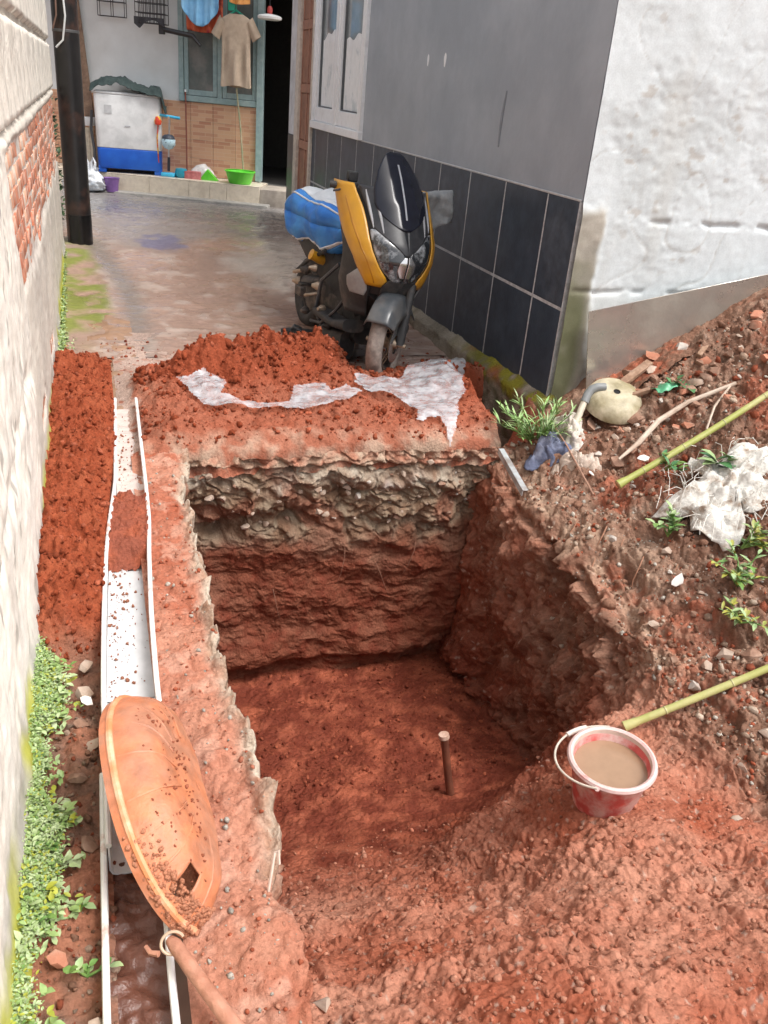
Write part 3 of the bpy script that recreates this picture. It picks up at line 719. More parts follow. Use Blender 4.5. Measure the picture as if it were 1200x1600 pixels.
hob('door_sill', cbox((1.957, .0, -.02), (2.6, .9, .292), .01), pm('sill_cement', (.40, .35, .29), .8, (.3, .26, .22), 4., .5, .15, .3, 30), st)

# ================================================================== OBJECTS AROUND THE FAR HOUSE
def solid(o, t):
    md = o.modifiers.new('thickness', 'SOLIDIFY'); md.thickness = t; md.offset = 0; return o
def hthing(name, u, d, z, label, cat, group=None):
    p = H0+Matrix.Rotation(HA, 3, 'Z') @ Vector((u, d, 0)); e = thing(name, (p.x, p.y, z), label, cat, HA, group); e['_o'] = 0; del e['_o']; return e
def hmesh(name, VF, mat, label, cat, group=None, **k):
    """one-mesh thing given in house coordinates"""
    V = np.asarray(VF[0], float); c = np.array([(V[:, 0].min()+V[:, 0].max())/2, (V[:, 1].min()+V[:, 1].max())/2, V[:, 2].min()])
    o = link(name, mesh(name, V-c, VF[1], k.get('smooth', True), k.get('angle', 40)), mat)
    p = H0+Matrix.Rotation(HA, 3, 'Z') @ Vector((c[0], c[1], 0)); o.location = (p.x, p.y, c[2]); o.rotation_euler = (0, 0, HA)
    return tag(o, label, cat, group)
def fold_cloth(P, seed, amp, sc, axis=1):
    P = P.copy(); P[..., axis] += amp*fbm(P, sc, 3, seed); return P

# washing machine: twin tub, white body on a blue base
wm = hthing('washing_machine', .18, .27, .32, 'white twin-tub washing machine with blue base on the tiled step', 'washing machine'); wm.rotation_euler[2] = HA+RAD(16)
WHP = pm('white_plastic', (.80, .82, .82), .4, (.64, .66, .66), 5., .4, .04)
def rbox(w, d, z0, z1, r, tw=1., n=6):
    """rounded-corner upright box as loft; tw = taper at top"""
    ring = []
    for cx, cy, a0 in ((w-r, d-r, 0), (-w+r, d-r, 90), (-w+r, -d+r, 180), (w-r, -d+r, 270)):
        for k in range(n+1):
            a = RAD(a0+90*k/n); ring.append((cx+r*math.cos(a), cy+r*math.sin(a)))
    ring = np.array(ring); m_ = len(ring)
    zs = [z0, z0+.01, z1-.02, z1-.006, z1]; sc = [.985, 1, tw, tw*.99, tw*.96]
    V = [(x*s, y*s, z) for z, s in zip(zs, sc) for x, y in ring]
    F = [(i*m_+k, i*m_+(k+1) % m_, (i+1)*m_+(k+1) % m_, (i+1)*m_+k) for i in range(4) for k in range(m_)]
    F += [tuple(range(m_))[::-1], tuple(4*m_+k for k in range(m_))]
    return V, F
ob('body', rbox(.405, .225, .302, .925, .05, 1.02), WHP, wm, world=False)
BLU = pm('blue_plastic', (.012, .10, .50), .35, (.02, .13, .55), 4., .4, .05)
ob('base', join(rbox(.40, .22, .055, .30, .05, 1.01), cbox((-.40, -.21, .0), (-.30, .21, .08), .01), cbox((.30, -.21, 0), (.40, .21, .08), .01)), BLU, wm, world=False)
ob('lid', rbox(.425, .235, .927, .955, .05, .98), WHP, wm, world=False)
ob('badge', cbox((-.29, -.2325, .70), (-.20, -.229, .80)), pm('grey_label', (.5, .51, .52), .5), wm, world=False)
ob('logo_mark', cbox((-.05, -.2325, .56), (.02, -.229, .575)), pm('grey_logo', (.42, .43, .45), .5), wm, world=False)
ob('drain_hose', tube([(-.45, -.1, .72), (-.47, -.13, .5), (-.44, -.16, .25), (-.45, -.18, .06)], .018, 8), pm('dark_hose', (.05, .05, .055), .5), wm, world=False)
# dark green cloth thrown over the lid
nu, nv = 46, 34
u, v = np.meshgrid(np.linspace(-.27, .655, nu), np.linspace(-.015, .52, nv))
zc = 1.325+.085*np.exp(-((u-.05)/.24)**2)
zc = zc-.20*sm(.585, .635, u)*1.0-.02*sm(-.2, -.27, u)-.07*sm(.06, .0, v)
P = np.stack([u, v, zc], -1); P[..., 2] += .045*fbm(P, 7., 3, 300)*sm(1.22, 1.3, zc)+.02*billow(P, 18, 2, 301)
P[..., 1] -= .03*fbm(P, 8., 2, 302)
_q = P[..., 0]-.18, P[..., 1]-.27; _c, _s = math.cos(RAD(16)), math.sin(RAD(16)); P = np.stack([.18+_c*_q[0]-_s*_q[1], .27+_s*_q[0]+_c*_q[1], P[..., 2]+.012], -1)
o = hmesh('tarp', grid(P), pm('dark_green_cloth', (.018, .035, .034), .8, (.03, .05, .048), 10., .5, .2, .3, 60), 'crumpled dark green cloth lying over the washing machine lid', 'cloth', angle=None); solid(o, .006)
# wooden plank leaning in the corner behind the pole and a white stool below it
hmesh('plank', join(xf(cbox((-.06, -.012, 0), (.06, .012, 1.5), .004), Matrix.Translation((-.42, .50, .9)) @ Matrix.Rotation(RAD(-5), 4, 'Y'))), pm('old_wood', (.24, .16, .11), .8, (.16, .1, .07), 8., .5, .2, .3, 40), 'brown wooden plank leaning on the white wall behind the black pole', 'plank')
stl = hthing('stool', -.42, .32, .32, 'small cream stool beside the washing machine', 'stool')
SM_ = pm('cream_wood', (.62, .55, .42), .6, (.5, .43, .33), 6., .5)
ob('seat', cbox((-.12, -.12, .52), (.12, .12, .62), .012), WHP, stl, world=False)
for sx in (-1, 1):
    for sy in (-1, 1): ob('leg', cbox((sx*.11-.02, sy*.10-.02, 0), (sx*.11+.02, sy*.10+.02, .519), .004), SM_, stl, world=False)
ob('panel', cbox((-.085, -.118, .0), (.085, -.108, .50), .002), SM_, stl, world=False)
# plastic carrier bags of laundry on the ground in front of the step
BAGM = pm('white_carrier_bag', (.70, .73, .76), .35, (.45, .58, .68), 9., .45, .08, .35, 22, lo=.55, hi=.7)
def carrier(u, d, s, label, seed):
    e = hthing('carrier_bag', u, d, .10, label, 'plastic bag', 'carrier bags by the step')
    th, t = np.meshgrid(np.linspace(0, 2*math.pi, 37), np.linspace(0, 1, 20))
    r = pw([0, .1, .35, .7, .9, 1], [.2, .8, 1., .75, .5, .55], t)*.16*s
    P = np.stack([r*np.cos(th), .75*r*np.sin(th), t*.27*s], -1)
    N_ = P*np.array([1, 1, 0]); P = P+N_*(.35*fbm(P+seed, 12., 3, 310)+.2*np.abs(gn(P+seed, 25., 311)))[..., None]
    P[:, -1] = P[:, 0]
    ob('bag_body', grid(P), BAGM, e, world=False, angle=None)
    for sx in (-1, 1):
        ob('bag_handle', tube([(sx*.05*s, -.03, .26*s), (sx*.07*s, -.035, .33*s), (sx*.045*s, -.03, .385*s), (sx*.018*s, -.03, .33*s), (sx*.022*s, -.03, .25*s)], [.022*s, .014*s, .011*s, .014*s, .02*s], 6), BAGM, e, world=False)
    return e
carrier(-.16, -.27, 1.05, 'white carrier bag with tied handles standing before the washing machine', 1)
carrier(-.42, -.22, .85, 'crumpled pale carrier bag half hidden behind the black pole', 7)
hmesh('purple_tub', lathe([(.0, 0), (.075, 0), (.085, .09), (.1, .17), (.104, .17), (.09, .16), (.07, .02), (0, .015)], 20, (.06, -.16, .105)), pm('purple_plastic', (.20, .10, .30), .4), 'small purple plastic tub beside the white carrier bag', 'tub')
# green basin on the step
gb = hthing('basin', 1.66, .16, .32, 'bright green round plastic basin on the tiled step', 'basin')
GPL = pm('green_plastic', (.10, .58, .03), .35, (.14, .62, .05), 5., .4, .05)
ob('bowl', lathe([(0, .0), (.13, .0), (.15, .02), (.185, .14), (.19, .15), (.18, .148), (.14, .025), (0, .012)], 32), GPL, gb, world=False)
V, F = lathe([(.184, .142), (.20, .146), (.203, .155), (.195, .160), (.183, .156)], 32); ob('rim', (V, F), GPL, gb, world=False)
# broom with long stick standing by the basin
b1 = hthing('broom', 1.50, .50, .32, 'broom with long green and tan stick leaning by green basin', 'broom')
ob('stick', tube([(.16, -.1, .06), (.10, -.05, .65), (.03, .0, 1.12)], .011, 8), pm('tan_stick', (.40, .33, .22), .6, (.1, .25, .12), 3., .5), b1, world=False)
ob('grip', tube([(.03, .0, 1.12), (.018, .005, 1.22)], .013, 8), pm('dark_grip', (.04, .07, .06), .5), b1, world=False)
ob('head', cbox((.06, -.13, .0), (.26, -.08, .07), .012), GPL, b1, world=False)
b2 = hthing('mop', .86, .50, .32, 'red-brown mop stick leaning upright against the brick-pattern tiles', 'mop')
ob('stick', tube([(.02, -.06, .05), (.01, -.02, .55), (.0, .0, 1.02)], .010, 8), pm('redbrown_stick', (.22, .07, .05), .5), b2, world=False)
ob('cap', tube([(0, 0, 1.02), (-.001, .002, 1.05)], .013, 8), WHP, b2, world=False)
ob('head', cbox((-.06, -.09, .0), (.1, -.04, .06), .015), pm('mop_grey', (.4, .4, .38), .9), b2, world=False)
# children's floor wiper with light blue cross-bar
wp = hthing('floor_wiper', .73, .18, .32, 'light blue toy-like floor wiper with T-bar and patterned ball', 'floor wiper')
LBL = pm('light_blue_plastic', (.05, .45, .72), .35, (.08, .5, .75), 6., .4, .05)
ob('crossbar', tube([(-.15, 0, .735), (.14, 0, .715)], .017, 8), LBL, wp, world=False)
ob('stem', tube([(0, 0, .725), (.0, 0, .55), (-.02, -.01, .1)], [.02, .011, .012], 8), pm('silver_tube', (.6, .6, .6), .3, metal=.8), wp, world=False)
V, F = lathe([(.0, -.09), (.05, -.075), (.085, -.03), (.09, .02), (.07, .065), (.03, .088), (0, .09)], 20, (-.01, -.015, .42)); ob('ball', (V, F), pm('patterned_ball', (.50, .70, .78), .4, (.05, .08, .12), 26., .5, .05, lo=.6, hi=.64), wp, world=False)
ob('cap', lathe([(.085, 0), (.075, .03), (.045, .05), (0, .055)], 16, (-.01, -.015, .46)), pm('dark_cap', (.03, .04, .06), .5), wp, world=False)
ob('foot', cbox((-.11, -.07, .0), (.07, .06, .05), .018), LBL, wp, world=False)
ob('sleeve', tube([(-.012, -.006, .24), (-.018, -.01, .07)], .019, 8), pm('black_sleeve', (.02, .02, .025), .5), wp, world=False)
hmesh('toy', join(lathe([(0, 0), (.04, .01), (.05, .05), (.03, .1), (0, .11)], 12, (.60, .13, .93)), tube([(.60, .13, .93), (.58, .14, .78), (.585, .16, .5), (.59, .2, .325)], .008, 6)), pm('red_yellow', (.65, .06, .03), .4, (.8, .45, .03), 12., .5, .05, lo=.5, hi=.53), 'red and yellow stick toy standing against the washing machine', 'toy')
hmesh('blue_scoop', lathe([(0, 0), (.06, 0), (.085, .05), (.07, .11), (0, .12)], 16, (.87, .2, .32)), pm('teal_plastic', (.02, .28, .40), .4), 'round teal plastic scoop on the step beside the wiper', 'scoop')
hmesh('dustpan', xf(disc_prism([(-.11, -.06), (.11, -.06), (.07, .08), (-.07, .08)], 0, .09), Matrix.Translation((1.04, .2, .32))), pm('pink_plastic', (.45, .13, .13), .5, (.55, .2, .2), 7., .5), 'dull red plastic dustpan on the step', 'dustpan')
hmesh('green_scraper', xf(([(-.1, -.03, 0), (.14, -.03, 0), (.0, -.03, .13), (-.1, .05, 0), (.14, .05, 0), (.0, .05, .13)], [(0, 1, 2), (5, 4, 3), (0, 3, 4, 1), (1, 4, 5, 2), (2, 5, 3, 0)]), Matrix.Translation((1.22, .2, .321))), GPL, 'small green triangular scraper on the step', 'scraper', smooth=False)
u, v = np.meshgrid(np.linspace(.93, 1.27, 20), np.linspace(0, math.pi, 12)); P = np.stack([u, .36-.10*np.cos(v), .33+.17*np.sin(v)*np.sin((u-.9)/.4*math.pi)], -1); P += .02*gn(P, 18., 315)[..., None]
hmesh('clear_bag', grid(P), pm('hazy_bag', (.62, .60, .58), .25, (.5, .48, .46), 8., .5), 'hazy clear plastic bag heaped behind the dustpan', 'plastic bag', angle=None)
# hanging rail, clothes
rail = hmesh('clothes_rail', join(tube([(-.4, .28, 2.55), (2.4, .28, 2.55)], .014, 8), *[tube([(x, .28, 2.55), (x, .28, 3.41)], .006, 6) for x in (-.3, .9, 2.3)]), pm('steel_rail', (.4, .4, .42), .4, metal=.7), 'steel clothes rail hanging under the roof of the far house', 'rail')
ts = hthing('tshirt', 1.57, .28, 1.46, 'beige T-shirt hanging from the rail in front of the window', 'shirt')
BEI = pm('beige_cotton', (.46, .37, .28), .9, (.40, .32, .24), 6., .5, .06, .25, 120)
th, t = np.meshgrid(np.linspace(0, 2*math.pi, 49), np.linspace(0, 1, 30))
zz = .80*t
hw = pw([0, .25, .6, .82, .93, .98, 1.], [.195, .185, .178, .19, .185, .12, .085], t); dp = pw([0, .6, .9, 1], [.05, .045, .04, .03], t)
P = np.stack([hw*np.cos(th), dp*np.sin(th), zz], -1)
P[..., 1] += (.032*np.sin(th*5+zz*2)+.018*np.sin(th*9-zz*4))*sm(.85, .2, t)*np.abs(np.sin(th)); P[..., 2] += .012*np.sin(th*3)*(1-t)
P[:, -1] = P[:, 0]
ob('torso', grid(P), BEI, ts, world=False, angle=None)
for sx in (-1, 1):
    a, b_ = np.meshgrid(np.linspace(0, 2*math.pi, 21), np.linspace(0, 1, 10))
    P = np.stack([sx*(.165+.095*b_+(.05+.02*b_)*np.cos(a)*.75), (.04+.008*np.sin(a*3))*np.sin(a), .735-.19*b_+.05*np.cos(a)*(1-b_*.2)*.9], -1)
    P[:, -1] = P[:, 0]
    ob('sleeve', grid(P), BEI, ts, world=False, angle=None)
hg = hmesh('hanger', join(tube([(1.41, .28, 2.20), (1.57, .28, 2.30), (1.73, .28, 2.20)], .014, 6), tube([(1.57, .28, 2.30), (1.57, .28, 2.5), (1.6, .28, 2.56), (1.58, .28, 2.58)], .006, 6), cbox((1.47, .262, 2.29), (1.56, .272, 2.48), .008)), pm('green_hanger', (.01, .30, .20), .4), 'green plastic clothes hanger holding the beige T-shirt', 'hanger')
def drape(name, u0, u1, ztop, zb, d, mat, label, seed, sag=.15, side=0):
    u, t = np.meshgrid(np.linspace(u0, u1, 34), np.linspace(0, 1, 26))
    s = (u-u0)/(u1-u0); zbot = zb+sag*(2*np.abs(s-.5))**2.2+side*s
    P = np.stack([u, np.full_like(u, d), ztop+(zbot-ztop)*t], -1)
    P[..., 1] += (.03*np.sin(u*38+seed)+.02*np.sin(u*71+seed*2))*(.3+.7*t)+.03*fbm(P+seed, 5., 2, 320)
    o = hmesh(name, grid(P), mat, label, 'cloth', angle=None); return solid(o, .004)
drape('hanging_shirt', .90, 1.36, 2.56, 2.09, .24, pm('sky_blue_cotton', (.20, .46, .72), .85, (.26, .52, .76), 5., .5, .06, .25, 90), 'light blue shirt draped over the rail with curved hem', 1, .22)
drape('hanging_cloth', .93, 1.40, 2.56, 2.03, .33, pm('orange_red_cloth', (.60, .13, .06), .85, (.30, .03, .03), 3., .5, .08, lo=.5, hi=.56), 'orange-red cloth hanging behind the light blue shirt', 3, .02)
drape('hanging_towel', 1.50, 1.74, 2.56, 2.36, .23, pm('orange_towel', (.72, .34, .10), .9, (.66, .3, .1), 5., .5), 'small orange cloth hanging above the beige T-shirt', 5, .02)
# wire rack, wire basket and black bar at the wall
WIR = pm('black_wire', (.03, .03, .035), .5)
def wires(name, u0, u1, z0, z1, d0, d1, nu, nz, label, cat):
    parts = []
    for d in (d0, d1):
        parts += [tube([(u, d, z0), (u, d, z1)], .0045, 5) for u in np.linspace(u0, u1, nu)]+[tube([(u0, d, z), (u1, d, z)], .0055, 5) for z in np.linspace(z0, z1, nz)]
    parts += [tube([(u, d0, z), (u, d1, z)], .005, 5) for u in (u0, u1) for z in np.linspace(z0, z1, nz)]
    return hmesh(name, join(*parts), WIR, label, cat)
wires('wire_rack', .30, .66, 2.08, 2.62, .30, .50, 9, 6, 'black wire rack hanging on the white wall left of the shirts', 'rack')
wires('wire_shelf', -.22, .12, 2.12, 2.6, .44, .52, 3, 4, 'thin wire shelf on the wall above the washing machine', 'rack')
P = np.stack([*np.meshgrid(np.linspace(.29, .66, 24), np.linspace(0, 1, 10)), np.zeros((10, 24))], -1); tt = P[..., 1].copy()
P[..., 1] = .29+.015*np.sin(P[..., 0]*40); P[..., 2] = 2.14-tt*(.13-.10*np.abs(np.sin(P[..., 0]*9)))
hmesh('black_net', grid(P), pm('black_netting', (.035, .035, .04), .9), 'ragged black netting hanging below the wire rack', 'netting', angle=None)
hmesh('black_bar', join(tube([(.60, .36, 2.03), (1.02, .30, 1.98), (1.12, .29, 1.88)], [.03, .03, .02], 8), cbox((.58, .33, 1.97), (.65, .39, 2.07), .006)), pm('black_rubber', (.02, .02, .022), .5), 'black bar with square bracket below the hanging shirts', 'bar')
lmp = hthing('hanging_lamp', 1.98, .30, 2.23, 'round white lamp hanging before the dark doorway', 'lamp')
ob('shade', lathe([(0, .015), (.11, .0), (.145, .01), (.15, .035), (.13, .05), (.05, .065), (0, .07)], 28), WHP, lmp, world=False)
ob('socket', lathe([(.03, .065), (.035, .12), (.02, .15), (0, .15)], 12), pm('red_socket', (.45, .05, .04), .4), lmp, world=False)
ob('cord', tube([(0, 0, .15), (.01, 0, .6), (0, 0, 1.17)], .004, 5), WIR, lmp, world=False)

# ================================================================== POLE
pl = thing('utility_pole', (-.125, 8.78, .03), 'black tarred steel pole standing by the end of the brick wall', 'pole')
PBK = pm('black_tar_paint', (.014, .013, .013), .32, (.07, .035, .025), 3.5, .5, .25, .1, 50, lo=.52, hi=.72)
ob('shaft', lathe([(.112, -.1), (.112, .0), (.110, .45), (.108, .46), (.107, 2.2), (.10, 4.6)], 28, (-.125, 8.78, .05), cap1=True), PBK, pl)
ob('base_band', lathe([(.1135, -.05), (.1135, .24), (.112, .25)], 28, (-.125, 8.78, .05)), pm('fresh_tar', (.006, .006, .006), .25), pl)
ob('strap', lathe([(.1095, 0), (.1115, .002), (.1115, .02), (.1095, .022)], 28, (-.125, 8.78, 1.78)), pm('steel_strap', (.12, .12, .12), .4, metal=.5), pl)
ob('cable', tube([(-.17, 8.66, 2.5), (-.13, 8.66, 2.1), (-.12, 8.655, 1.9), (-.15, 8.66, 1.72), (-.21, 8.68, 1.66)], .008, 6), WHP, pl)
ob('cable', tube([(-.2, 8.67, 2.5), (-.185, 8.66, 2.1), (-.19, 8.66, 1.9), (-.225, 8.68, 1.8)], .007, 6), pm('brown_cable', (.2, .12, .09), .6), pl)

# ================================================================== GUTTER, WATER
def gutter(name, pts, w0, h, label, notch=()):
    """U-shaped PVC channel along pts [(y, xl, xr, z)], rolled lips, 3 mm walls"""
    e = thing(name, (0.03, pts[0][0], pts[0][3]-h), label, 'gutter')
    ys = np.array([p[0] for p in pts]); yy = np.linspace(ys[0], ys[-1], 90)
    xl = np.interp(yy, ys[::1] if ys[0] < ys[-1] else ys[::-1], [p[1] for p in (pts if ys[0] < ys[-1] else pts[::-1])])
    xr = np.interp(yy, ys if ys[0] < ys[-1] else ys[::-1], [p[2] for p in (pts if ys[0] < ys[-1] else pts[::-1])])
    zz = np.interp(yy, ys if ys[0] < ys[-1] else ys[::-1], [p[3] for p in (pts if ys[0] < ys[-1] else pts[::-1])])
    k = np.hanning(11); k /= k.sum()
    def smth(a): return np.convolve(np.pad(a, 5, mode='edge'), k, 'valid')
    xl, xr, zz = smth(xl), smth(xr), smth(zz)
    sec = []
    for a, b, z, y in zip(xl, xr, zz, yy):
        t = .004; r = .02
        out = [(a, z), (a, z-h+r), (a+.006, z-h+.006), (a+r, z-h), (b-r, z-h), (b-.006, z-h+.006), (b, z-h+r), (b, z)]
        inn = [(b-t, z), (b-t, z-h+r), (b-.009, z-h+.010), (b-r, z-h+t), (a+r, z-h+t), (a+.009, z-h+.010), (a+t, z-h+r), (a+t, z)]
        sec.append([(x, y, q) for x, q in out+inn])
    P = np.array(sec)
    V, F = grid(P, False, True)
    n = P.shape[1]; V = [tuple(v) for v in V]; F += [tuple(range(n)), tuple((len(yy)-1)*n+k for k in range(n))[::-1]]
    ob('channel', (V, F), PVC, e, angle=30)
    for side, xx in (('l', xl), ('r', xr)):
        s = .004 if side == 'l' else -.004
        V, F = tube([(x+s*.5, y, z) for x, y, z in zip(xx, yy, zz)], .0075, 8); ob('lip', (V, F), PVCL, e)
    return e, (yy, xl, xr, zz)
PVC = pm('white_pvc', (.74, .75, .75), .3, (.55, .40, .33), 9., .35, .05, lo=.56, hi=.72)
PVCL = pm('white_pvc_lip', (.78, .77, .75), .35, (.50, .26, .19), 11., .45, .06, lo=.55, hi=.68)
g1, G1 = gutter('gutter', [(1.42, -.052, .095, .035), (1.95, -.052, .092, .04), (2.3, -.044, .10, .045), (2.7, -.03, .118, .045), (2.95, -.012, .135, .045), (3.3, .02, .142, .045), (4.3, .05, .155, .05)], .1, .095, 'long white plastic gutter running beside the pit under the orange scoop')
g2_, G2 = gutter('gutter', [(.55, -.066, .062, -.005), (1.1, -.066, .058, -.005), (1.68, -.062, .066, 0.0)], .1, .11, 'short muddy white gutter full of brown water in the foreground')
def water_mat(name, col, rough=.04, bump=.15, sc=25.):
    m = pm(name, col, rough, None, 5, .5, .08, bump, sc, spec=.6); return m
def gwater(name, G, y0, y1, dz, mat, label, amp, seed):
    yy = np.arange(y0, y1, .006); u = np.linspace(.05, .95, 20)
    xl = np.interp(yy, G[0], G[1]); xr = np.interp(yy, G[0], G[2]); zz = np.interp(yy, G[0], G[3])
    U, Y = np.meshgrid(u, yy); P = np.stack([lerp(xl[:, None], xr[:, None], U), Y, zz[:, None]-dz+0*U], -1)
    P[..., 2] += amp*(fbm(P, 18., 2, seed)+.5*np.abs(gn(P, 45., seed+3)))
    o = ob(name, grid(P, flip=True), mat, None, angle=None); tag(o, label, 'water', kind='stuff'); return o
gwater('gutter_water', G1, 2.0, 2.72, .075, water_mat('clear_shallow_water', (.55, .55, .55), .03, .05), 'shallow clear water lying in the long white gutter', .0008, 330)
gwater('gutter_water', G1, 3.22, 4.3, .055, water_mat('pale_wet_mud', (.60, .50, .45), .08, .25, 60.), 'thin sheet of milky water in the far end of the long gutter', .003, 333)
gwater('gutter_water', G2, .56, 1.66, .06, water_mat('brown_water', (.13, .05, .032), .03, .7, 45.), 'rushing brown water in the short foreground gutter', .016, 335)
# soil slumped into the long gutter
yy = np.linspace(2.70, 3.26, 110); u = np.linspace(.04, .97, 40); U, Y = np.meshgrid(u, yy)
xl = np.interp(yy, G1[0], G1[1])[:, None]; xr = np.interp(yy, G1[0], G1[2])[:, None]
P = np.stack([lerp(xl, xr, U), Y, -.045+.075*sm(2.70, 2.80, Y)*sm(3.26, 3.14, Y)+0*U], -1)
P[..., 2] += .03*billow(P, 16., 2, 340)+.02*billow(P, 38., 3, 341)
c = mixc(np.array([.25, .075, .045]), RED, np.clip(.4+fbm(P, 12., 2, 342), 0, 1))
o = colgrid('slumped_soil', P, rgba(c, np.full(Y.shape, .7)), SOIL, flip=True); tag(o, 'dark red soil plugging the middle of the long gutter', 'soil', kind='stuff')
# muddy puddle at the gutter's far mouth
P = np.stack([*np.meshgrid(np.linspace(-.08, .2, 40), np.linspace(4.28, 6.2, 160)), np.zeros((160, 40))], -1)
P[..., 2] = -.012+.0135*(P[..., 1]-4.6)+.012*fbm(P, 5, 3, 345)-.05*np.abs(P[..., 0]-(.10+.05*np.sin(P[..., 1]*3)))
o = ob('puddle', grid(P, flip=True), water_mat('orange_puddle', (.36, .22, .14), .06, .12, 30.), None, angle=None); tag(o, 'orange muddy puddle at the far mouth of the gutter', 'puddle', kind='stuff')

# ================================================================== ORANGE SCOOP BASKET
Cb = np.array([.075, 1.485, .055]); Ab = np.array([-.029, .292, .054]); vb = np.array([-.107, -.042, .172]); cb_ = .088
vb = vb-Ab*Ab.dot(vb)/Ab.dot(Ab); wb = np.cross(Ab, vb); wb /= np.linalg.norm(wb)
sb = thing('scoop_basket', (.1, 1.45, .0), 'orange ribbed plastic scoop basket tipped over the gutter', 'basket')
SCO = pm('orange_plastic_muddy', (.53, .185, .085), .5, (.42, .185, .11), 8., .7, .18, .4, 45, lo=.42, hi=.60)
SCOR = pm('orange_rim', (.66, .24, .10), .42, (.74, .50, .34), 6., .6, .08, lo=.45, hi=.6)
_bh = np.interp(np.linspace(0, 1, 201), [0, .65, .8, .9, .97, 1], [1, .97, .85, .6, .3, 0]); _kk = np.hanning(21); _kk /= _kk.sum(); _bh = np.convolve(np.pad(_bh, 10, mode='reflect', reflect_type='odd'), _kk, 'valid')
def bk(th, r, off=0.):
    s = np.sin(th); lowk = np.where(s < 0, .32, 1.)
    nc = np.sign(np.cos(th))*np.abs(np.cos(th))**.85
    h = cb_*np.interp(r, np.linspace(0, 1, 201), _bh)
    return Cb+(r*nc)[..., None]*Ab+(r*s*lowk)[..., None]*vb+(h+off)[..., None]*wb
th, r = np.meshgrid(np.linspace(0, 2*math.pi, 193), np.concatenate([np.linspace(1, .8, 16), np.linspace(.78, .02, 22)]))
P = bk(th, r); 
P += .004*fbm(P, 10., 2, 350)[..., None]*wb
V, F = grid(P)
# hand slot near the lower end of the rim
thf, rf = th.reshape(-1), r.reshape(-1)
F2 = [f for f in F if not (RAD(147) < thf[f[0]] < RAD(159) and .84 < rf[f[0]] < .975)]
o = ob('shell', (V, F2), SCO, sb, angle=None); solid(o, .004)
tt = np.linspace(0, 2*math.pi, 80); R1 = bk(tt, np.ones_like(tt))
ob('rim', tube(list(R1+.004*wb), [.0085]*80, 8, False), SCOR, sb)
ob('rim_band', grid(np.stack([bk(tt, np.ones_like(tt)*1.02, np.full_like(tt, -.02)), bk(tt, np.ones_like(tt)*1.015, np.full_like(tt, .002))], 0)), SCO, sb)
for k, a in enumerate(np.linspace(RAD(18), RAD(172), 10)):
    if RAD(143) < a < RAD(163): continue
    rr = np.linspace(.985, .45, 16); ob('rib', tube(list(bk(np.full(16, a), rr, np.full(16, .002))), .003, 5), SCO, sb)
# wet mud caked along the lower rim
rng = random.Random(8); pts = []; sz = []; cs = []
for k in range(900):
    a = rng.triangular(RAD(115), RAD(205), RAD(175)); q = bk(np.array([a]), np.array([rng.uniform(.93, 1.02)]), np.array([rng.uniform(-.012, .008)]))[0]
    pts.append(q); sz.append(rng.uniform(.0015, .0075)); cs.append((.44, .19, .11, .6))
for k in range(120):
    a = rng.uniform(.2, 2.9); q = bk(np.array([a]), np.array([rng.uniform(.2, .9)]), np.array([.003]))[0]
    pts.append(q); sz.append(rng.uniform(.0015, .005)); cs.append((.30, .10, .055, .6))
clods('caked_mud', pts, sz, cs, SOIL, 3, 1, sb)

# muddy club handle lying across the gutter lip, with wire loop
cl_ = thing('digging_stick', (.11, 1.03, .0), 'muddy wooden club handle lying across the foreground gutter lip', 'stick')
MUDW = pm('muddy_wood', (.46, .22, .145), .6, (.36, .15, .09), 12., .5, .12, .5, 40)
ob('shaft', tube([(.058, 1.15, .045), (.066, 1.135, .048), (.09, 1.08, .048), (.13, 1.0, .042), (.17, .92, .035), (.21, .84, .03)], [.010, .014, .0145, .015, .017, .018], 12), MUDW, cl_)
ob('wire_loop', tube([(.062+.022*math.cos(a), 1.135+.014*math.sin(a), .055+.014*math.sin(a)) for a in np.linspace(.4, 5.8, 22)], .003, 6), pm('rusty_wire', (.5, .36, .25), .5), cl_)
ob('peg', tube([(.035, 1.125, .045), (.02, 1.135, .04), (.012, 1.15, .042)], [.006, .005, .004], 6), MUDW, cl_)

# ================================================================== BUCKET
def gzs(x, y, lim=.03):
    A = TERR[0].reshape(-1, 3); q = A[(np.abs(A[:, 0]-x) < lim) & (np.abs(A[:, 1]-y) < lim)]
    return float(np.median(q[:, 2])) if len(q) else 0.
bz = gzs(1.42, 1.66, .06)
bu = thing('bucket', (1.415, 1.655, bz-.012), 'red plastic bucket of muddy water standing on the mound by the pit', 'bucket')
bu.rotation_euler = (RAD(3), RAD(-4), 0); bu.scale = (.87, .87, .93)
REDB = pm('worn_red_plastic', (.52, .085, .075), .55, (.60, .40, .36), 9., .7, .12, .15, 40, lo=.42, hi=.58)
ob('pail', lathe([(0, 0), (.100, 0), (.108, .006), (.138, .185), (.146, .195), (.143, .200), (.134, .192), (.104, .012), (0, .008)], 48), REDB, bu, world=False)
RIMB = pm('chalky_rim', (.62, .45, .42), .5, (.55, .12, .1), 12., .4, .08, lo=.58, hi=.7)
ob('rim', lathe([(.137, .186), (.152, .188), (.156, .196), (.152, .205), (.144, .208), (.136, .203)], 48), RIMB, bu, world=False)
ob('inner_scum', lathe([(.1315, .165), (.1335, .190), (.1365, .2035)], 48), pm('pale_scum', (.58, .45, .38), .6, (.6, .12, .1), 10., .4, .1, lo=.6, hi=.7), bu, world=False)
ob('muddy_water', lathe([(.1285, .160), (.06, .1602), (0, .1602)], 48), water_mat('muddy_water', (.30, .19, .12), .10, .03, 12.), bu, world=False)
hd = [( -.03-.165*math.sin(t)*1.0, -.155*math.cos(t)+.0, .198-.03*math.sin(t)) for t in np.linspace(0, math.pi, 26)]
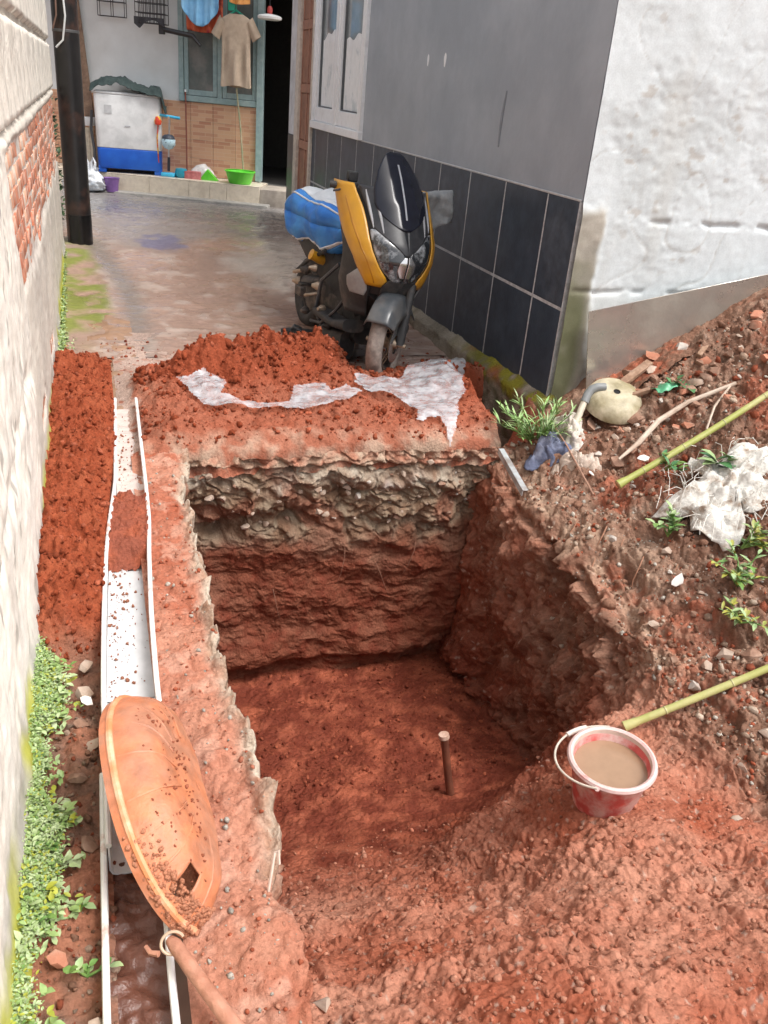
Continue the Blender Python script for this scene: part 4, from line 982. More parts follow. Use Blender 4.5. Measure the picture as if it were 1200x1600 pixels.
rz_ = Matrix.Rotation(RAD(-38), 3, 'Z')
hd = [tuple(rz_ @ Vector(p)) for p in hd]
hb = ob('handle', tube(hd, .0042, 8), pm('pale_wire', (.55, .5, .42), .45), bu, world=False)
ob('grip', tube(hd[17:22], .0095, 10), pm('grip_white', (.66, .58, .52), .5), bu, world=False)
for s in (0, -1): ob('lug', tube([hd[s], tuple(Vector(hd[s])*.93)], .009, 8), RIMB, bu, world=False)

# ================================================================== THINGS ON THE BANK
BAM = pm('green_bamboo', (.36, .38, .10), .45, (.46, .44, .18), 5., .5, .08, .1, 40)
def bamboo(a, b, r, label, nn=5, name='bamboo_pole'):
    e = thing(name, a, label, 'bamboo', group='bamboo poles on the bank')
    a = np.array(a); b = np.array(b); n = 40; t = np.linspace(0, 1, n)
    sag = -.02*np.sin(t*math.pi)
    pts = [tuple(a+(b-a)*k+np.array([0, 0, s])) for k, s in zip(t, sag)]
    rad = [r*(1-.15*k) for k in t]; rad[0] = r*1.35; rad[1] = r*1.2
    ob('cane', tube(pts, rad, 12), BAM, e)
    for k in np.linspace(.15, .95, nn):
        i = int(k*(n-1)); p = Vector(pts[i]); dd = (Vector(pts[i+1])-p).normalized()
        ob('node', tube([p-dd*.003, p, p+dd*.003], [rad[i]*1.02, rad[i]*1.14, rad[i]*1.02], 12), pm('bamboo_node', (.42, .40, .2), .5), e)
    ob('cut_end', tube([tuple(a), tuple(a-(b-a)/np.linalg.norm(b-a)*.004)], [r*1.2, r*1.1], 12), pm('cut_bamboo', (.45, .27, .13), .7), e)
    return e
bamboo((2.214, 3.03, .035), (3.15, 3.05, .60), .016, 'long green bamboo pole lying up the rubble bank')
bamboo((1.68, 1.955, -.385), (2.75, 1.77, .22), .0145, 'green bamboo pole stuck in behind the red bucket')
stk = thing('pale_stick', (2.33, 3.24, .09), 'bent pale peeled stick lying above the bamboo on the bank', 'stick')
PST = pm('pale_stick_wood', (.56, .46, .37), .7, (.44, .33, .25), 9., .5)
ob('branch', tube([(2.31, 3.2, .085), (2.42, 3.23, .15), (2.56, 3.3, .235), (2.72, 3.32, .32), (2.93, 3.27, .43)], [.006, .013, .014, .012, .009], 8), PST, stk)
ob('twig', tube([(2.9, 3.27, .415), (2.78, 3.2, .34), (2.70, 3.12, .26), (2.69, 3.05, .225)], [.006, .006, .005, .004], 6), PST, stk)
hmes = thing('wire_twig', (2.13, 3.08, -.05), 'thin brown twig hanging down from the rag bundle', 'twig')
ob('stem', tube([(2.19, 3.72, .12), (2.17, 3.45, .06), (2.13, 3.08, -.035)], .0045, 6), pm('brown_twig', (.34, .19, .13), .7), hmes)
# upturned cream bowl with hole, and PVC pipe with grey elbow leaning over it
def place(VF, loc, rot): return xf(VF, Matrix.Translation(loc) @ Euler(rot).to_matrix().to_4x4())
bwl = thing('bowl', (2.50, 3.66, .20), 'cream upturned bowl with a hole, lying under the pipe elbow', 'bowl')
CRB = pm('cream_stained', (.52, .46, .33), .55, (.26, .22, .12), 6., .6, .15, .3, 40, lo=.42, hi=.64)
prof = [(.018, .080), (.06, .079), (.10, .072), (.135, .050), (.155, .012), (.157, .0), (.140, .004), (.12, .045), (.09, .065), (.02, .076)]
ob('shell', place(lathe(prof, 36), (2.50, 3.62, .215), (RAD(24), RAD(-8), 0)), CRB, bwl)
ob('hole', place(lathe([(.0, .075), (.0185, .0755)], 16), (2.50, 3.62, .215), (RAD(24), RAD(-8), 0)), pm('hole_dark_disc', (.01, .01, .01), .9), bwl)  # black disc stands in for the dark inside the opening
pp = thing('pvc_pipe', (2.19, 3.5, .03), 'cream plastic pipe with grey elbow standing in the rag bundle', 'pipe')
PIP = pm('cream_pipe', (.60, .55, .44), .45, (.48, .42, .33), 7., .5)
ob('pipe', tube([(2.17, 3.48, -.02), (2.29, 3.58, .17), (2.335, 3.62, .245)], .017, 14), PIP, pp)
ob('elbow', tube([(2.325, 3.61, .225), (2.348, 3.628, .262), (2.37, 3.635, .285), (2.40, 3.632, .297), (2.44, 3.625, .298)], [.022, .022, .022, .022, .022], 14), pm('grey_fitting', (.20, .21, .21), .5), pp)
# rags
def rag(name, c, r, col, col2, label, seed, h=.06):
    u, v = np.meshgrid(np.linspace(0, 2*math.pi, 81), np.linspace(0, 1, 36))
    rr = r*(1+.35*np.sin(u*2+seed)+.2*np.sin(u*5+seed*2))
    P = np.stack([rr*v*np.cos(u), rr*v*np.sin(u), h*(1-v**2)], -1)
    P[:, -1] = P[:, 0]
    P[..., 2] += (.07*fbm(P+seed, 11., 4, 360, .6)+.06*np.abs(gn(P+seed*2, 19., 361)))*(1-.5*v)
    P[..., 0] += .03*gn(P+seed, 12., 362); P[..., 1] += .03*gn(P+seed, 12., 363)
    P[:, -1] = P[:, 0]; P[..., 2] += bank(P[..., 0]+c[0], P[..., 1]+c[1])-bank(c[0], c[1])
    o = ob(name, grid(P+np.array(c)), pm(name+'_cloth', col, .9, col2, 14., .6, .15, .4, 90), None, angle=None); solid(o, .004)
    return tag(o, label, 'rag')
rag('rag', (2.10, 3.50, -.03), .085, (.10, .115, .18), (.22, .24, .32), 'twisted slate-blue rag wrapped round the pipe foot', 2, .08)
rag('rag', (2.25, 3.60, .05), .10, (.58, .52, .46), (.40, .33, .27), 'dirty white rag bundle behind the pipe', 5, .09)
rag('rag', (2.19, 3.36, -.02), .085, (.46, .36, .29), (.56, .48, .41), 'brownish white rag hanging over the pit shoulder', 9, .05)
# galvanised bar sticking out at the slab corner
mb = thing('metal_bar', (1.82, 3.4, -.02), 'muddy galvanised angle bar poking out at the slab corner', 'bar')
GAL = pm('galvanised', (.52, .55, .56), .4, (.34, .30, .28), 9., .5, .1, metal=.35)
ob('flange', place(cbox((-.014, -.19, -.002), (.014, .19, .002), .001), (1.845, 3.36, -.012), (RAD(8), 0, RAD(-6))), GAL, mb)
ob('web', place(cbox((-.014, -.19, -.03), (-.010, .19, -.002)), (1.845, 3.36, -.012), (RAD(8), 0, RAD(-6))), GAL, mb)
# dirty mirror-like sheet leaning at the white wall
sh = thing('acrylic_sheet', (2.9, 3.85, .3), 'dirty shiny sheet with white scribble leaning at the white wall', 'sheet')
m = pm('dirty_mirror', (.62, .60, .56), .22, (.46, .43, .38), 2.6, .6, .06, .1, 60, metal=.72, lo=.42, hi=.6)
nz = [n for n in m.node_tree.nodes if n.bl_idname == 'ShaderNodeTexNoise'][0]
mr = m.node_tree.nodes.new('ShaderNodeMapRange'); mr.inputs['From Min'].default_value = .4; mr.inputs['From Max'].default_value = .62; mr.inputs['To Min'].default_value = .12; mr.inputs['To Max'].default_value = .6
m.node_tree.links.new(nz.outputs['Fac'], mr.inputs['Value']); m.node_tree.links.new(mr.outputs[0], m.node_tree.nodes['Principled BSDF'].inputs['Roughness'])
MS = Matrix.Translation((2.475, 3.855, .215)) @ Matrix.Rotation(RAD(-11.5), 4, 'Y') @ Matrix.Rotation(RAD(3), 4, 'X')
ob('pane', xf(cbox((0, -.003, 0), (1.7, .003, .43), .001), MS), m, sh)
sc_ = []
def stroke(p): sc_.append(tube([MS @ Vector((x, -.0055, z)) for x, z in p], .0042, 5))
cx, cz = .99, .285
stroke([(cx+.042*math.cos(a), cz+.028*math.sin(a)) for a in np.linspace(.6, 6.6, 24)])
stroke([(cx-.02, cz-.002), (cx+.01, cz+.014), (cx+.016, cz-.006), (cx-.012, cz-.014), (cx+.03, cz-.012)])
stroke([(cx+.06, cz+.03), (cx+.075, cz+.0), (cx+.09, cz-.02)]); stroke([(cx+.10, cz+.035), (cx+.078, cz+.0), (cx+.055, cz-.025), (cx+.05, cz-.03)])
stroke([(cx+.13+.02*math.cos(a), cz+.008+.018*math.sin(a)) for a in np.linspace(.3, 5.6, 14)])
ob('scribble', join(*sc_), pm('white_marker', (.75, .76, .74), .7), sh)

# ================================================================== HOE IN THE PIT
ho = thing('hoe', (1.33, 2.47, -1.19), 'muddy hoe standing in the pit floor with its handle upright', 'hoe')
ob('handle', tube([(1.33, 2.475, -1.19), (1.305, 2.50, -1.05), (1.278, 2.52, -.885), (1.272, 2.525, -.85)], [.019, .017, .017, .019], 12), pm('wet_mud_wood', (.13, .045, .028), .45, (.2, .07, .04), 10., .5), ho)
ob('handle_end', tube([(1.272, 2.525, -.851), (1.269, 2.527, -.834)], [.0235, .022], 14), pm('pale_end_grain', (.52, .36, .28), .7, (.42, .26, .19), 30., .5), ho)
ob('blade', place(cbox((-.10, -.004, -.06), (.10, .004, .05), .002), (1.345, 2.33, -1.125), (RAD(66), RAD(4), RAD(28))), pm('muddy_iron', (.30, .105, .062), .6, (.24, .08, .05), 10., .5, .1, .4, 40), ho)
# wire bent up at the concrete edge, flat stone in front
o = ob('bent_wire', tube([(.272, 1.26, -.01), (.283, 1.28, .035), (.292, 1.30, .06), (.300, 1.302, .062), (.300, 1.288, .035)], .0035, 6), pm('pale_iron_wire', (.6, .48, .40), .5)); tag(o, 'bent pale wire sticking out of the concrete edge in the foreground', 'wire')

# ================================================================== PLASTIC SHEET ON THE HEAP
def hz(x, y):
    i = np.clip(np.searchsorted(HEAP[:, 0, 1], y), 0, HEAP.shape[0]-1); j = np.clip(np.searchsorted(HEAP[0, :, 0], x), 0, HEAP.shape[1]-1)
    return HEAP[i, j, 2]
HS = HEAP[..., 2].copy()
HS0 = HS.copy()
for _ in range(60): HS[1:-1, 1:-1] = .2*(HS[1:-1, 1:-1]+HS[:-2, 1:-1]+HS[2:, 1:-1]+HS[1:-1, :-2]+HS[1:-1, 2:])
HS = HS+.010
def hz2(x, y):
    i = np.clip(np.searchsorted(HEAP[:, 0, 1], y), 0, HEAP.shape[0]-1); j = np.clip(np.searchsorted(HEAP[0, :, 0], x), 0, HEAP.shape[1]-1)
    return HS[i, j]
m = bpy.data.materials.new('clear_plastic_film'); m.use_nodes = True
n = m.node_tree.nodes; l = m.node_tree.links; b = n['Principled BSDF']
b.inputs['Base Color'].default_value = (.68, .72, .76, 1); b.inputs['Roughness'].default_value = .16; b.inputs['Specular IOR Level'].default_value = .8
tc = n.new('ShaderNodeTexCoord'); nz = n.new('ShaderNodeTexNoise'); nz.inputs['Scale'].default_value = 16; nz.inputs['Detail'].default_value = 6; l.new(tc.outputs['Object'], nz.inputs['Vector'])
mr = n.new('ShaderNodeMapRange'); mr.inputs['From Min'].default_value = .35; mr.inputs['From Max'].default_value = .65; mr.inputs['To Min'].default_value = .26; mr.inputs['To Max'].default_value = .64
l.new(nz.outputs['Fac'], mr.inputs['Value']); l.new(mr.outputs[0], b.inputs['Alpha'])
nb = n.new('ShaderNodeTexNoise'); nb.inputs['Scale'].default_value = 17; nb.inputs['Detail'].default_value = 4; nb.inputs['Distortion'].default_value = 2.2; l.new(tc.outputs['Object'], nb.inputs['Vector'])
bp = n.new('ShaderNodeBump'); bp.inputs['Strength'].default_value = .7; bp.inputs['Distance'].default_value = .02; l.new(nb.outputs['Fac'], bp.inputs['Height']); l.new(bp.outputs[0], b.inputs['Normal'])
FILMC = m
def film(poly, seed, lift):
    poly = np.array(poly); lo = poly.min(0); hi = poly.max(0)
    nx = int((hi[0]-lo[0])/.008)+2; ny = int((hi[1]-lo[1])/.008)+2
    X, Y = np.meshgrid(np.linspace(lo[0], hi[0], nx), np.linspace(lo[1], hi[1], ny))
    P = np.stack([X, Y, hz2(X, Y)+lift], -1)
    wv = gn(P, 6., seed); 
    P[..., 2] += .022*billow(P*np.array([1, .5, 1]), 5., 2, seed+1)+.014*np.abs(gn(P*np.array([1, .35, 1]), 13., seed+2))+.006*np.abs(gn(P*np.array([.5, 1, 1]), 30., seed+3))+.010
    jx = X+.03*gn(P, 7., seed+5)+.008*gn(P, 22., seed+7); jy = Y+.03*gn(P, 7., seed+6)+.008*gn(P, 22., seed+8)
    ins = np.zeros(X.shape, bool); n_ = len(poly)
    for a in range(n_):
        x1, y1 = poly[a]; x2, y2 = poly[(a+1) % n_]
        cond = ((y1 > jy) != (y2 > jy)) & (jx < (x2-x1)*(jy-y1)/(y2-y1+1e-12)+x1)
        ins ^= cond
    V, F = grid(P); ok = ins.reshape(-1)
    F = [f for f in F if all(ok[k] for k in f)]
    used = sorted({k for f in F for k in f}); mp = {k: i for i, k in enumerate(used)}
    return [tuple(V[k]) for k in used], [tuple(mp[k] for k in f) for f in F]
ps = thing('plastic_film', (1.2, 4.2, .1), 'torn clear plastic film strewn across the red heap before the scooter', 'plastic film')
ob('film_main', film([(1.33, 4.40), (1.55, 4.33), (1.80, 4.58), (2.13, 4.72), (2.02, 4.45), (1.86, 4.10), (1.74, 3.78), (1.62, 3.62), (1.60, 3.74), (1.46, 3.72), (1.50, 3.92), (1.42, 4.06), (1.30, 4.12)], 400, .006), FILMC, ps, angle=None)
ob('film_strip', film([(.36, 4.36), (.50, 4.42), (.60, 4.30), (.55, 4.10), (.66, 4.02), (.86, 3.99), (.95, 4.22), (1.12, 4.26), (1.13, 4.10), (1.24, 4.20), (1.28, 4.05), (1.16, 3.95), (.98, 3.90), (.86, 3.84), (.66, 3.95), (.46, 3.98), (.42, 4.12)], 410, .004), FILMC, ps, angle=None)

# ================================================================== SANDALS
def sandal(loc, rz, label):
    e = thing('sandal', loc, label, 'sandal', rz, 'dark rubber sandals by the scooter')
    t = np.linspace(0, 2*math.pi, 25)[:-1]; poly = [(.047*math.sin(a)*(1+.12*math.cos(a)), .13*math.cos(a)) for a in t]
    SB = pm('dark_rubber', (.03, .032, .034), .6)
    ob('sole', disc_prism(poly, 0, .024), SB, e, world=False)
    for s in (-1, 1): ob('strap', tube([(0, .06, .026), (s*.025, .04, .05), (s*.043, -.01, .028)], [.006, .008, .007], 6), pm('grey_rubber', (.10, .105, .11), .6), e, world=False)
    return e
sandal((1.31, 5.69, .015), RAD(75), 'grey rubber sandal on the pavement left of the scooter')
sandal((1.42, 5.50, .014), RAD(150), 'dark sandal partly hidden beneath the scooter')

# ================================================================== SCOOTER
# local frame: +y forwards (towards the pit), +x the scooter's right side, z up, origin on the ground between the wheels
SK = thing('scooter', (1.545, 5.36, -.035), 'black and yellow motor scooter with tall dark windscreen by the tiled wall', 'scooter')
SK.rotation_euler = (0, RAD(-4.5), math.pi+.13); SK.scale = (1.03, 1.03, 1.03)
YEL = pm('yellow_paint', (.60, .30, .016), .32, (.54, .27, .03), 5., .5, .05, coat=.35)
BLKG = pm('gloss_black_plastic', (.022, .024, .028), .28, (.05, .05, .055), 6., .5, .15)
BLKM = pm('matt_black_plastic', (.03, .031, .033), .6, (.10, .085, .075), 8., .5, .2, .2, 60, lo=.52, hi=.72)
GRYM = pm('grey_metal_paint', (.055, .063, .072), .28, (.10, .10, .10), 6., .5, .12)
SILV = pm('silver_panel', (.36, .39, .40), .4, (.28, .28, .28), 6., .5, .1)
IRON = pm('dirty_engine', (.035, .032, .03), .55, (.12, .095, .08), 14., .5, .25, .3, 50)
TYRE = pm('muddy_tyre', (.30, .255, .225), .85, (.16, .13, .115), 10., .6, .15, .4, 60)
HUBM = pm('dull_hub', (.42, .34, .26), .45, (.30, .22, .16), 12., .5, .15, metal=.5)
CHR = pm('chrome', (.7, .7, .7), .2, metal=.9)
LENS = pm('headlight_lens', (.025, .028, .032), .03, (.36, .38, .40), 8., .6, .1, coat=1., lo=.50, hi=.60)  # pale blotches in the colour stand in for gloss on the glass
SCR = pm('tinted_screen', (.014, .016, .026), .10, spec=.35)
RNG = random.Random(2)
def sob(name, VF, mat, parent=None, **k): return ob(name, VF, mat, parent or SK, world=False, **k)
AX = .62; WR = .245      # front axle y, wheel radius
Wf = .275
def S(s, z, off=0.):
    """front cowl surface: s is the arc distance from the centre line"""
    Y0 = np.interp(z, [.40, .50, .60, .70, .78, .90, 1.02, 1.15, 1.26], [.52, .585, .635, .66, .64, .565, .475, .40, .34])
    a = np.clip(s/Wf, -1.65, 1.65); W_ = np.interp(z, [.4, .55, .8, 1.1], [.20, .235, .262, .262])
    x = (W_+off)*np.sin(a); y = Y0+off-(.30+off)*(1-np.cos(a))
    return np.stack([x, y, z+0*s], -1)
def panel(name, zs, inn, out, mat, off=0., parent=None, n=26, m_=12, both=True, thick=.006, bulge=0.):
    res = []
    for sgn in ((1, -1) if both else (1,)):
        z = np.linspace(zs[0], zs[-1], n) if zs[0] < zs[-1] else np.linspace(zs[-1], zs[0], n)
        zsrt, order = np.sort(zs), np.argsort(zs)
        a = np.interp(z, zsrt, np.array(inn)[order]); b_ = np.interp(z, zsrt, np.array(out)[order])
        t = np.linspace(0, 1, m_)
        s_ = a[:, None]+(b_-a)[:, None]*t[None]
        of = off+bulge*4*t[None]*(1-t[None])+0*s_
        P = S(s_, z[:, None]+0*s_, of)
        if sgn < 0: P[..., 0] *= -1
        o = sob(name, grid(P, flip=sgn < 0), mat, parent, angle=None); md = o.modifiers.new('thickness', 'SOLIDIFY'); md.thickness = thick; md.offset = -1
        res.append(o)
    return res
body = sob('cowl_core', grid(S(*[q for q in np.meshgrid(np.linspace(-.36, .36, 40), np.linspace(.50, 1.04, 30))], off=-.012), flip=True), BLKM, angle=None)
panel('nose_shield', [.735, .80, .86, .95, 1.06], [0, 0, 0, 0, 0], [.004, .095, .195, .215, .255], BLKG, .004)
hl = panel('headlight', [.595, .65, .70, .745, .80, .85], [.004, .004, .004, .01, .10, .185], [.07, .145, .18, .20, .212, .213], LENS, .002, bulge=.006)
panel('lamp_reflector', [.62, .66, .70, .735], [.004, .004, .004, .004], [.03, .055, .05, .02], CHR, .0095)
panel('yellow_panel', [.555, .60, .65, .70, .745, .80, .86, .95, 1.02, 1.06], [.125, .10, .15, .185, .205, .217, .222, .235, .262, .275], [.215, .255, .30, .335, .37, .405, .435, .462, .468, .45], YEL, .010, bulge=.007)
panel('yellow_crease', [.575, .65, .745, .86, .99], [.165, .205, .262, .305, .335], [.172, .215, .272, .318, .345], pm('amber_shade', (.44, .19, .008), .35, coat=.3), .0175)
panel('mouth_panel', [.44, .50, .56, .60], [.0, .0, 0, 0], [.10, .12, .12, .09], BLKM, .004)
panel('leg_shield', [.36, .45, .55, .65, .80, .95, 1.02], [.16, .18, .19, .255, .345, .40, .41], [.33, .40, .46, .475, .48, .475, .45], BLKM, .0)
panel('silver_panel', [.485, .52, .575, .63], [.21, .20, .215, .27], [.31, .34, .355, .29], SILV, .009)
# windscreen: curved tall visor
zs = np.linspace(.865, 1.245, 28); hw = np.interp(zs, [.865, .89, .93, .98, 1.06, 1.14, 1.20, 1.235, 1.245], [.02, .075, .135, .160, .152, .122, .085, .055, .03])
t = np.linspace(-1, 1, 25); yc = np.interp(zs, [.865, 1.0, 1.12, 1.245], [.602, .515, .42, .30])
P = np.stack([hw[:, None]*t[None], yc[:, None]-.60*(hw[:, None]*t[None])**2*4, zs[:, None]+0*t[None]], -1)
ws = sob('windscreen', grid(P, flip=True), SCR, angle=None); solid(ws, .005)
for x in (.0,): sob('glint_strip', grid(np.stack([P[4:24, 12]+np.array([-.008, .004, .0]), P[4:24, 12]+np.array([.002, .004, 0])], 1)), pm('pale_strip', (.42, .44, .48), .2), ws)
for sg in (1, -1):
    for k, (z0, z1, x0) in enumerate([(.86, 1.04, .19), (.84, 1.06, .135)]):
        zz = np.linspace(z0, z1, 10); sob('vent_line', tube([tuple(S(np.array(sg*(x0+.10*(z-z0))), np.array(z), np.array(.008))) for z in zz], [.004+.006*math.sin(i/9*3.14) for i in range(10)], 6), pm('vent_silver', (.42, .43, .45), .3), body)
# steering and front wheel, turned a little to the right
def steer(VF):
    ang = RAD(-44); C_ = Vector((0, AX-.04, 0))
    return xf(VF, Matrix.Translation(C_) @ Matrix.Rotation(ang, 4, 'Z') @ Matrix.Translation(-C_))
def torus(R, r, n=48, m_=14, sq=1.):
    V = []; F = []
    for i in range(n):
        a = 2*math.pi*i/n
        for j in range(m_):
            b_ = 2*math.pi*j/m_; rr = R+r*math.cos(b_)
            V.append((r*sq*math.sin(b_), rr*math.cos(a), rr*math.sin(a)))
    for i in range(n):
        for j in range(m_): F.append((i*m_+j, i*m_+(j+1) % m_, ((i+1) % n)*m_+(j+1) % m_, ((i+1) % n)*m_+j))
    return V, F
def wheel(y, rad, w, st):
    f_ = steer if st else (lambda q: q)
    T = Matrix.Translation((0, y, rad))
    e = sob('wheel', f_(xf(torus(rad-w*.5, w*.5, 52, 14, 1.05), T)), TYRE)
    e.name = 'wheel'
    RX = Matrix.Rotation(RAD(90), 4, 'Y')
    sob('rim', f_(xf(torus(rad-w-.008, .016, 44, 10, 2.0), T)), IRON, e)
    hub = [(.0, -.07), (.022, -.07), (.026, -.05), (.060, -.046), (.062, -.03), (.030, -.026), (.030, .02), (.055, .024), (.058, .042), (.024, .05), (.022, .085), (0, .085)]
    sob('hub', f_(xf(lathe(hub, 24), T @ RX)), HUBM, e)
    for k in range(18):
        a = 2*math.pi*k/18; b_ = a+(.35 if k % 2 else -.35); sx = .035 if k % 4 < 2 else -.035
        sob('spoke', f_(xf(tube([(sx, .055*math.cos(b_), .055*math.sin(b_)), (0, (rad-w-.012)*math.cos(a), (rad-w-.012)*math.sin(a))], .0028, 5), T)), HUBM, e)
    sob('brake_disc', f_(xf(lathe([(.055, -.058), (.105, -.058), (.105, -.054), (.055, -.054)], 36), T @ RX)), CHR, e)
    return e
wheel(AX, WR, .088, True); rw_ = wheel(-.66, .25, .12, False); rw_.data.materials[0] = BLKM
for sx in (-1, 1):
    sob('fork_leg', steer(join(tube([(sx*.083, AX, WR), (sx*.083, AX-.05, WR+.26), (sx*.075, AX-.11, .62)], [.027, .025, .021], 12))), GRYM if sx > 0 else BLKM)
    sob('fork_tube', steer(tube([(sx*.083, AX-.05, WR+.21), (sx*.078, AX-.105, .64)], .0155, 10)), CHR)
sob('axle_nut', steer(tube([(-.12, AX, WR), (.12, AX, WR)], .013, 10)), HUBM)
# front mudguard: saddle over the wheel with side skirts
a, u = np.meshgrid(np.linspace(RAD(32), RAD(150), 34), np.linspace(-1, 1, 21))
rr = WR+.035-.05*np.abs(u)**3+.02*sm(.7, 1., np.abs(u))
drop = np.where(np.abs(u) > .6, (np.abs(u)-.6)*.20*np.clip(np.sin(a*1.1), 0, 1), 0)
P = np.stack([.092*np.sign(u)*np.abs(u)**.8, AX+(rr-drop)*np.cos(a), WR+(rr-drop)*np.sin(a)], -1)
V, F = grid(P); fd = sob('mudguard', steer((V, F)), GRYM, angle=None); solid(fd, .006)
# handlebar, switch boxes, levers, mirrors left off as in the picture
sob('handlebar', tube([(.27, .14, 1.02), (.18, .22, 1.03), (0, .28, 1.0), (-.22, .24, 1.03), (-.42, .18, 1.05)], .013, 10), BLKM)
for sx in (-1, 1):
    sob('grip', tube([(sx*.31, .165, 1.03), (sx*.22, .21, 1.03)], .020, 10), BLKM)
    sob('switch_box', xf(cbox((-.035, -.03, -.025), (.035, .03, .03), .008), Matrix.Translation((sx*.21, .23, 1.03))), BLKM)
    sob('lever', tube([(sx*.23, .26, 1.02), (sx*.27, .25, 1.015), (sx*.31, .22, 1.0)], .006, 6), BLKG)
sob('phone_mount', join(cbox((.17, .19, 1.06), (.23, .23, 1.115), .006), tube([(.20, .21, 1.03), (.20, .21, 1.07)], .008, 8)), BLKM)
# body: steering column cover, tunnel, floor boards, seat base, tail
def loft(secs):
    P = np.array(secs); V, F = grid(P, False, True); n_ = P.shape[1]; V = [tuple(v) for v in V]
    return V, F+[tuple(range(n_)), tuple((len(secs)-1)*n_+k for k in range(n_))[::-1]]
def ring(y, w, z0, z1, n_=20, p=.6):
    t_ = np.linspace(0, 2*math.pi, n_+1)[:-1]
    return [(w*np.sign(math.cos(k))*abs(math.cos(k))**p, y, (z0+z1)/2+(z1-z0)/2*np.sign(math.sin(k))*abs(math.sin(k))**p) for k in t_]
sob('inner_shield', loft([ring(.50, .17, .45, .98), ring(.42, .20, .40, .98), ring(.34, .18, .32, .92), ring(.28, .13, .28, .7)]), BLKM)
sob('tunnel', loft([ring(.36, .10, .24, .60), ring(.2, .10, .22, .55), ring(0, .11, .22, .58), ring(-.12, .14, .24, .66)]), BLKM)
for sx in (-1, 1): sob('floor_board', loft([ring(.40, .07, .24, .32), ring(.2, .075, .22, .27), ring(-.1, .07, .22, .28)][::1]), BLKM).location = (sx*.15, 0, 0)
sob('belly_pan', loft([ring(.36, .12, .16, .26), ring(.15, .13, .13, .24), ring(-.2, .12, .14, .26)]), BLKM)
tb = sob('tail_body', loft([ring(-.10, .13, .34, .66), ring(-.25, .16, .40, .70), ring(-.5, .17, .48, .74), ring(-.8, .14, .58, .78), ring(-1.0, .07, .68, .80)]), BLKM)
sob('seat', loft([ring(.0, .09, .66, .72), ring(-.15, .14, .67, .77), ring(-.45, .155, .70, .79), ring(-.62, .15, .74, .86), ring(-.92, .11, .78, .88)]), BLKM)
sob('tail_lamp', cbox((-.08, -1.03, .68), (.08, -.98, .74), .01), pm('red_lens', (.3, .01, .01), .2), tb)
sob('yellow_canister', xf(lathe([(0, -.05), (.03, -.05), (.034, -.02), (.03, .03), (.034, .05), (0, .055)], 16), Matrix.Translation((.185, -.20, .56)) @ Matrix.Rotation(RAD(70), 4, 'Y')), YEL)
# engine, crankcase, brackets showing where panels are missing on the right side
eng = sob('engine', join(loft([ring(.10, .10, .20, .36), ring(-.05, .13, .18, .42), ring(-.3, .14, .18, .44), ring(-.5, .11, .2, .40), ring(-.72, .08, .2, .36)]), xf(lathe([(0, 0), (.085, 0), (.095, .02), (.09, .05), (0, .06)], 24), Matrix.Translation((.12, -.28, .30)) @ Matrix.Rotation(RAD(90), 4, 'Y'))), IRON)
for k, (x, y, z, r) in enumerate([(.19, -.10, .40, .028), (.20, -.30, .46, .032), (.18, -.02, .28, .024), (.21, -.22, .22, .026), (.19, -.45, .36, .03), (.17, .10, .20, .022), (.2, -.16, .50, .022)]):
    sob('engine_fitting', xf(join(lathe([(0, 0), (r, 0), (r*1.05, .015), (r*.7, .03), (r*.4, .05), (0, .05)], 12)), Matrix.Translation((x, y, z)) @ Matrix.Rotation(RAD(90), 4, 'Y') @ Matrix.Rotation(RAD(RNG.uniform(-30, 30)), 4, 'X')), IRON if k % 2 else HUBM, eng)
for pts, r, mt in [([(.17, .38, .50), (.19, .2, .32), (.2, .02, .20), (.18, -.2, .16)], .011, BLKG), ([(.16, .1, .58), (.2, -.05, .45), (.2, -.1, .25), (.16, .0, .14)], .012, GRYM), ([(.18, -.1, .62), (.21, -.3, .52), (.19, -.55, .40)], .013, BLKM), ([(.19, -.28, .48), (.24, -.36, .44), (.24, -.44, .42)], .012, HUBM), ([(.18, -.1, .36), (.235, -.13, .34), (.24, -.2, .32)], .010, HUBM)]:
    sob('frame_tube', tube(pts, r, 8), mt)
sob('footpeg_bracket', join(cbox((.16, -.32, .36), (.25, -.27, .38), .004), cbox((.22, -.34, .30), (.26, -.24, .36), .006)), IRON)
sob('silencer', tube([(-.15, -.35, .28), (-.2, -.55, .32), (-.2, -.95, .42)], [.03, .055, .05], 16), BLKM)
sob('centre_stand', join(tube([(.12, -.12, .2), (.17, -.2, .02), (.21, -.22, .0)], .013, 8), tube([(-.12, -.12, .2), (-.17, -.2, .02), (-.21, -.22, .0)], .013, 8), tube([(.15, -.17, .1), (-.15, -.17, .1)], .01, 8)), IRON)
sob('side_skirt', loft([ring(.30, .05, .05, .22), ring(.15, .06, .03, .2), ring(.0, .05, .04, .18)]), BLKM).location = (.13, 0, 0)
# blue and white padded cover lying on the seat
def lw_(x, y, z): return SK.matrix_basis @ Vector((x, y, z))
th, t = np.meshgrid(np.linspace(0, 2*math.pi, 61), np.linspace(0, 1, 40))
yb = lerp(.12, -.82, t); hwv = pw([0, .1, .3, .7, .92, 1], [.10, .17, .215, .235, .22, .17], t); zt = pw([0, .3, .7, 1], [.86, .90, .93, .90], t); zb2 = pw([0, .3, .7, 1], [.70, .62, .60, .64], t)
x = hwv*np.sign(np.cos(th))*np.abs(np.cos(th))**.7; z = (zt+zb2)/2+(zt-zb2)/2*np.sign(np.sin(th))*np.abs(np.sin(th))**.65
P = np.stack([x, yb, z], -1); w_ = (.05*fbm(P, 4., 3, 500)+.004*billow(P*np.array([1, .35, 1]), 11., 2, 501)); P[..., 0] += w_*np.cos(th); P[..., 2] += w_*np.sin(th)
P[:, -1] = P[:, 0]
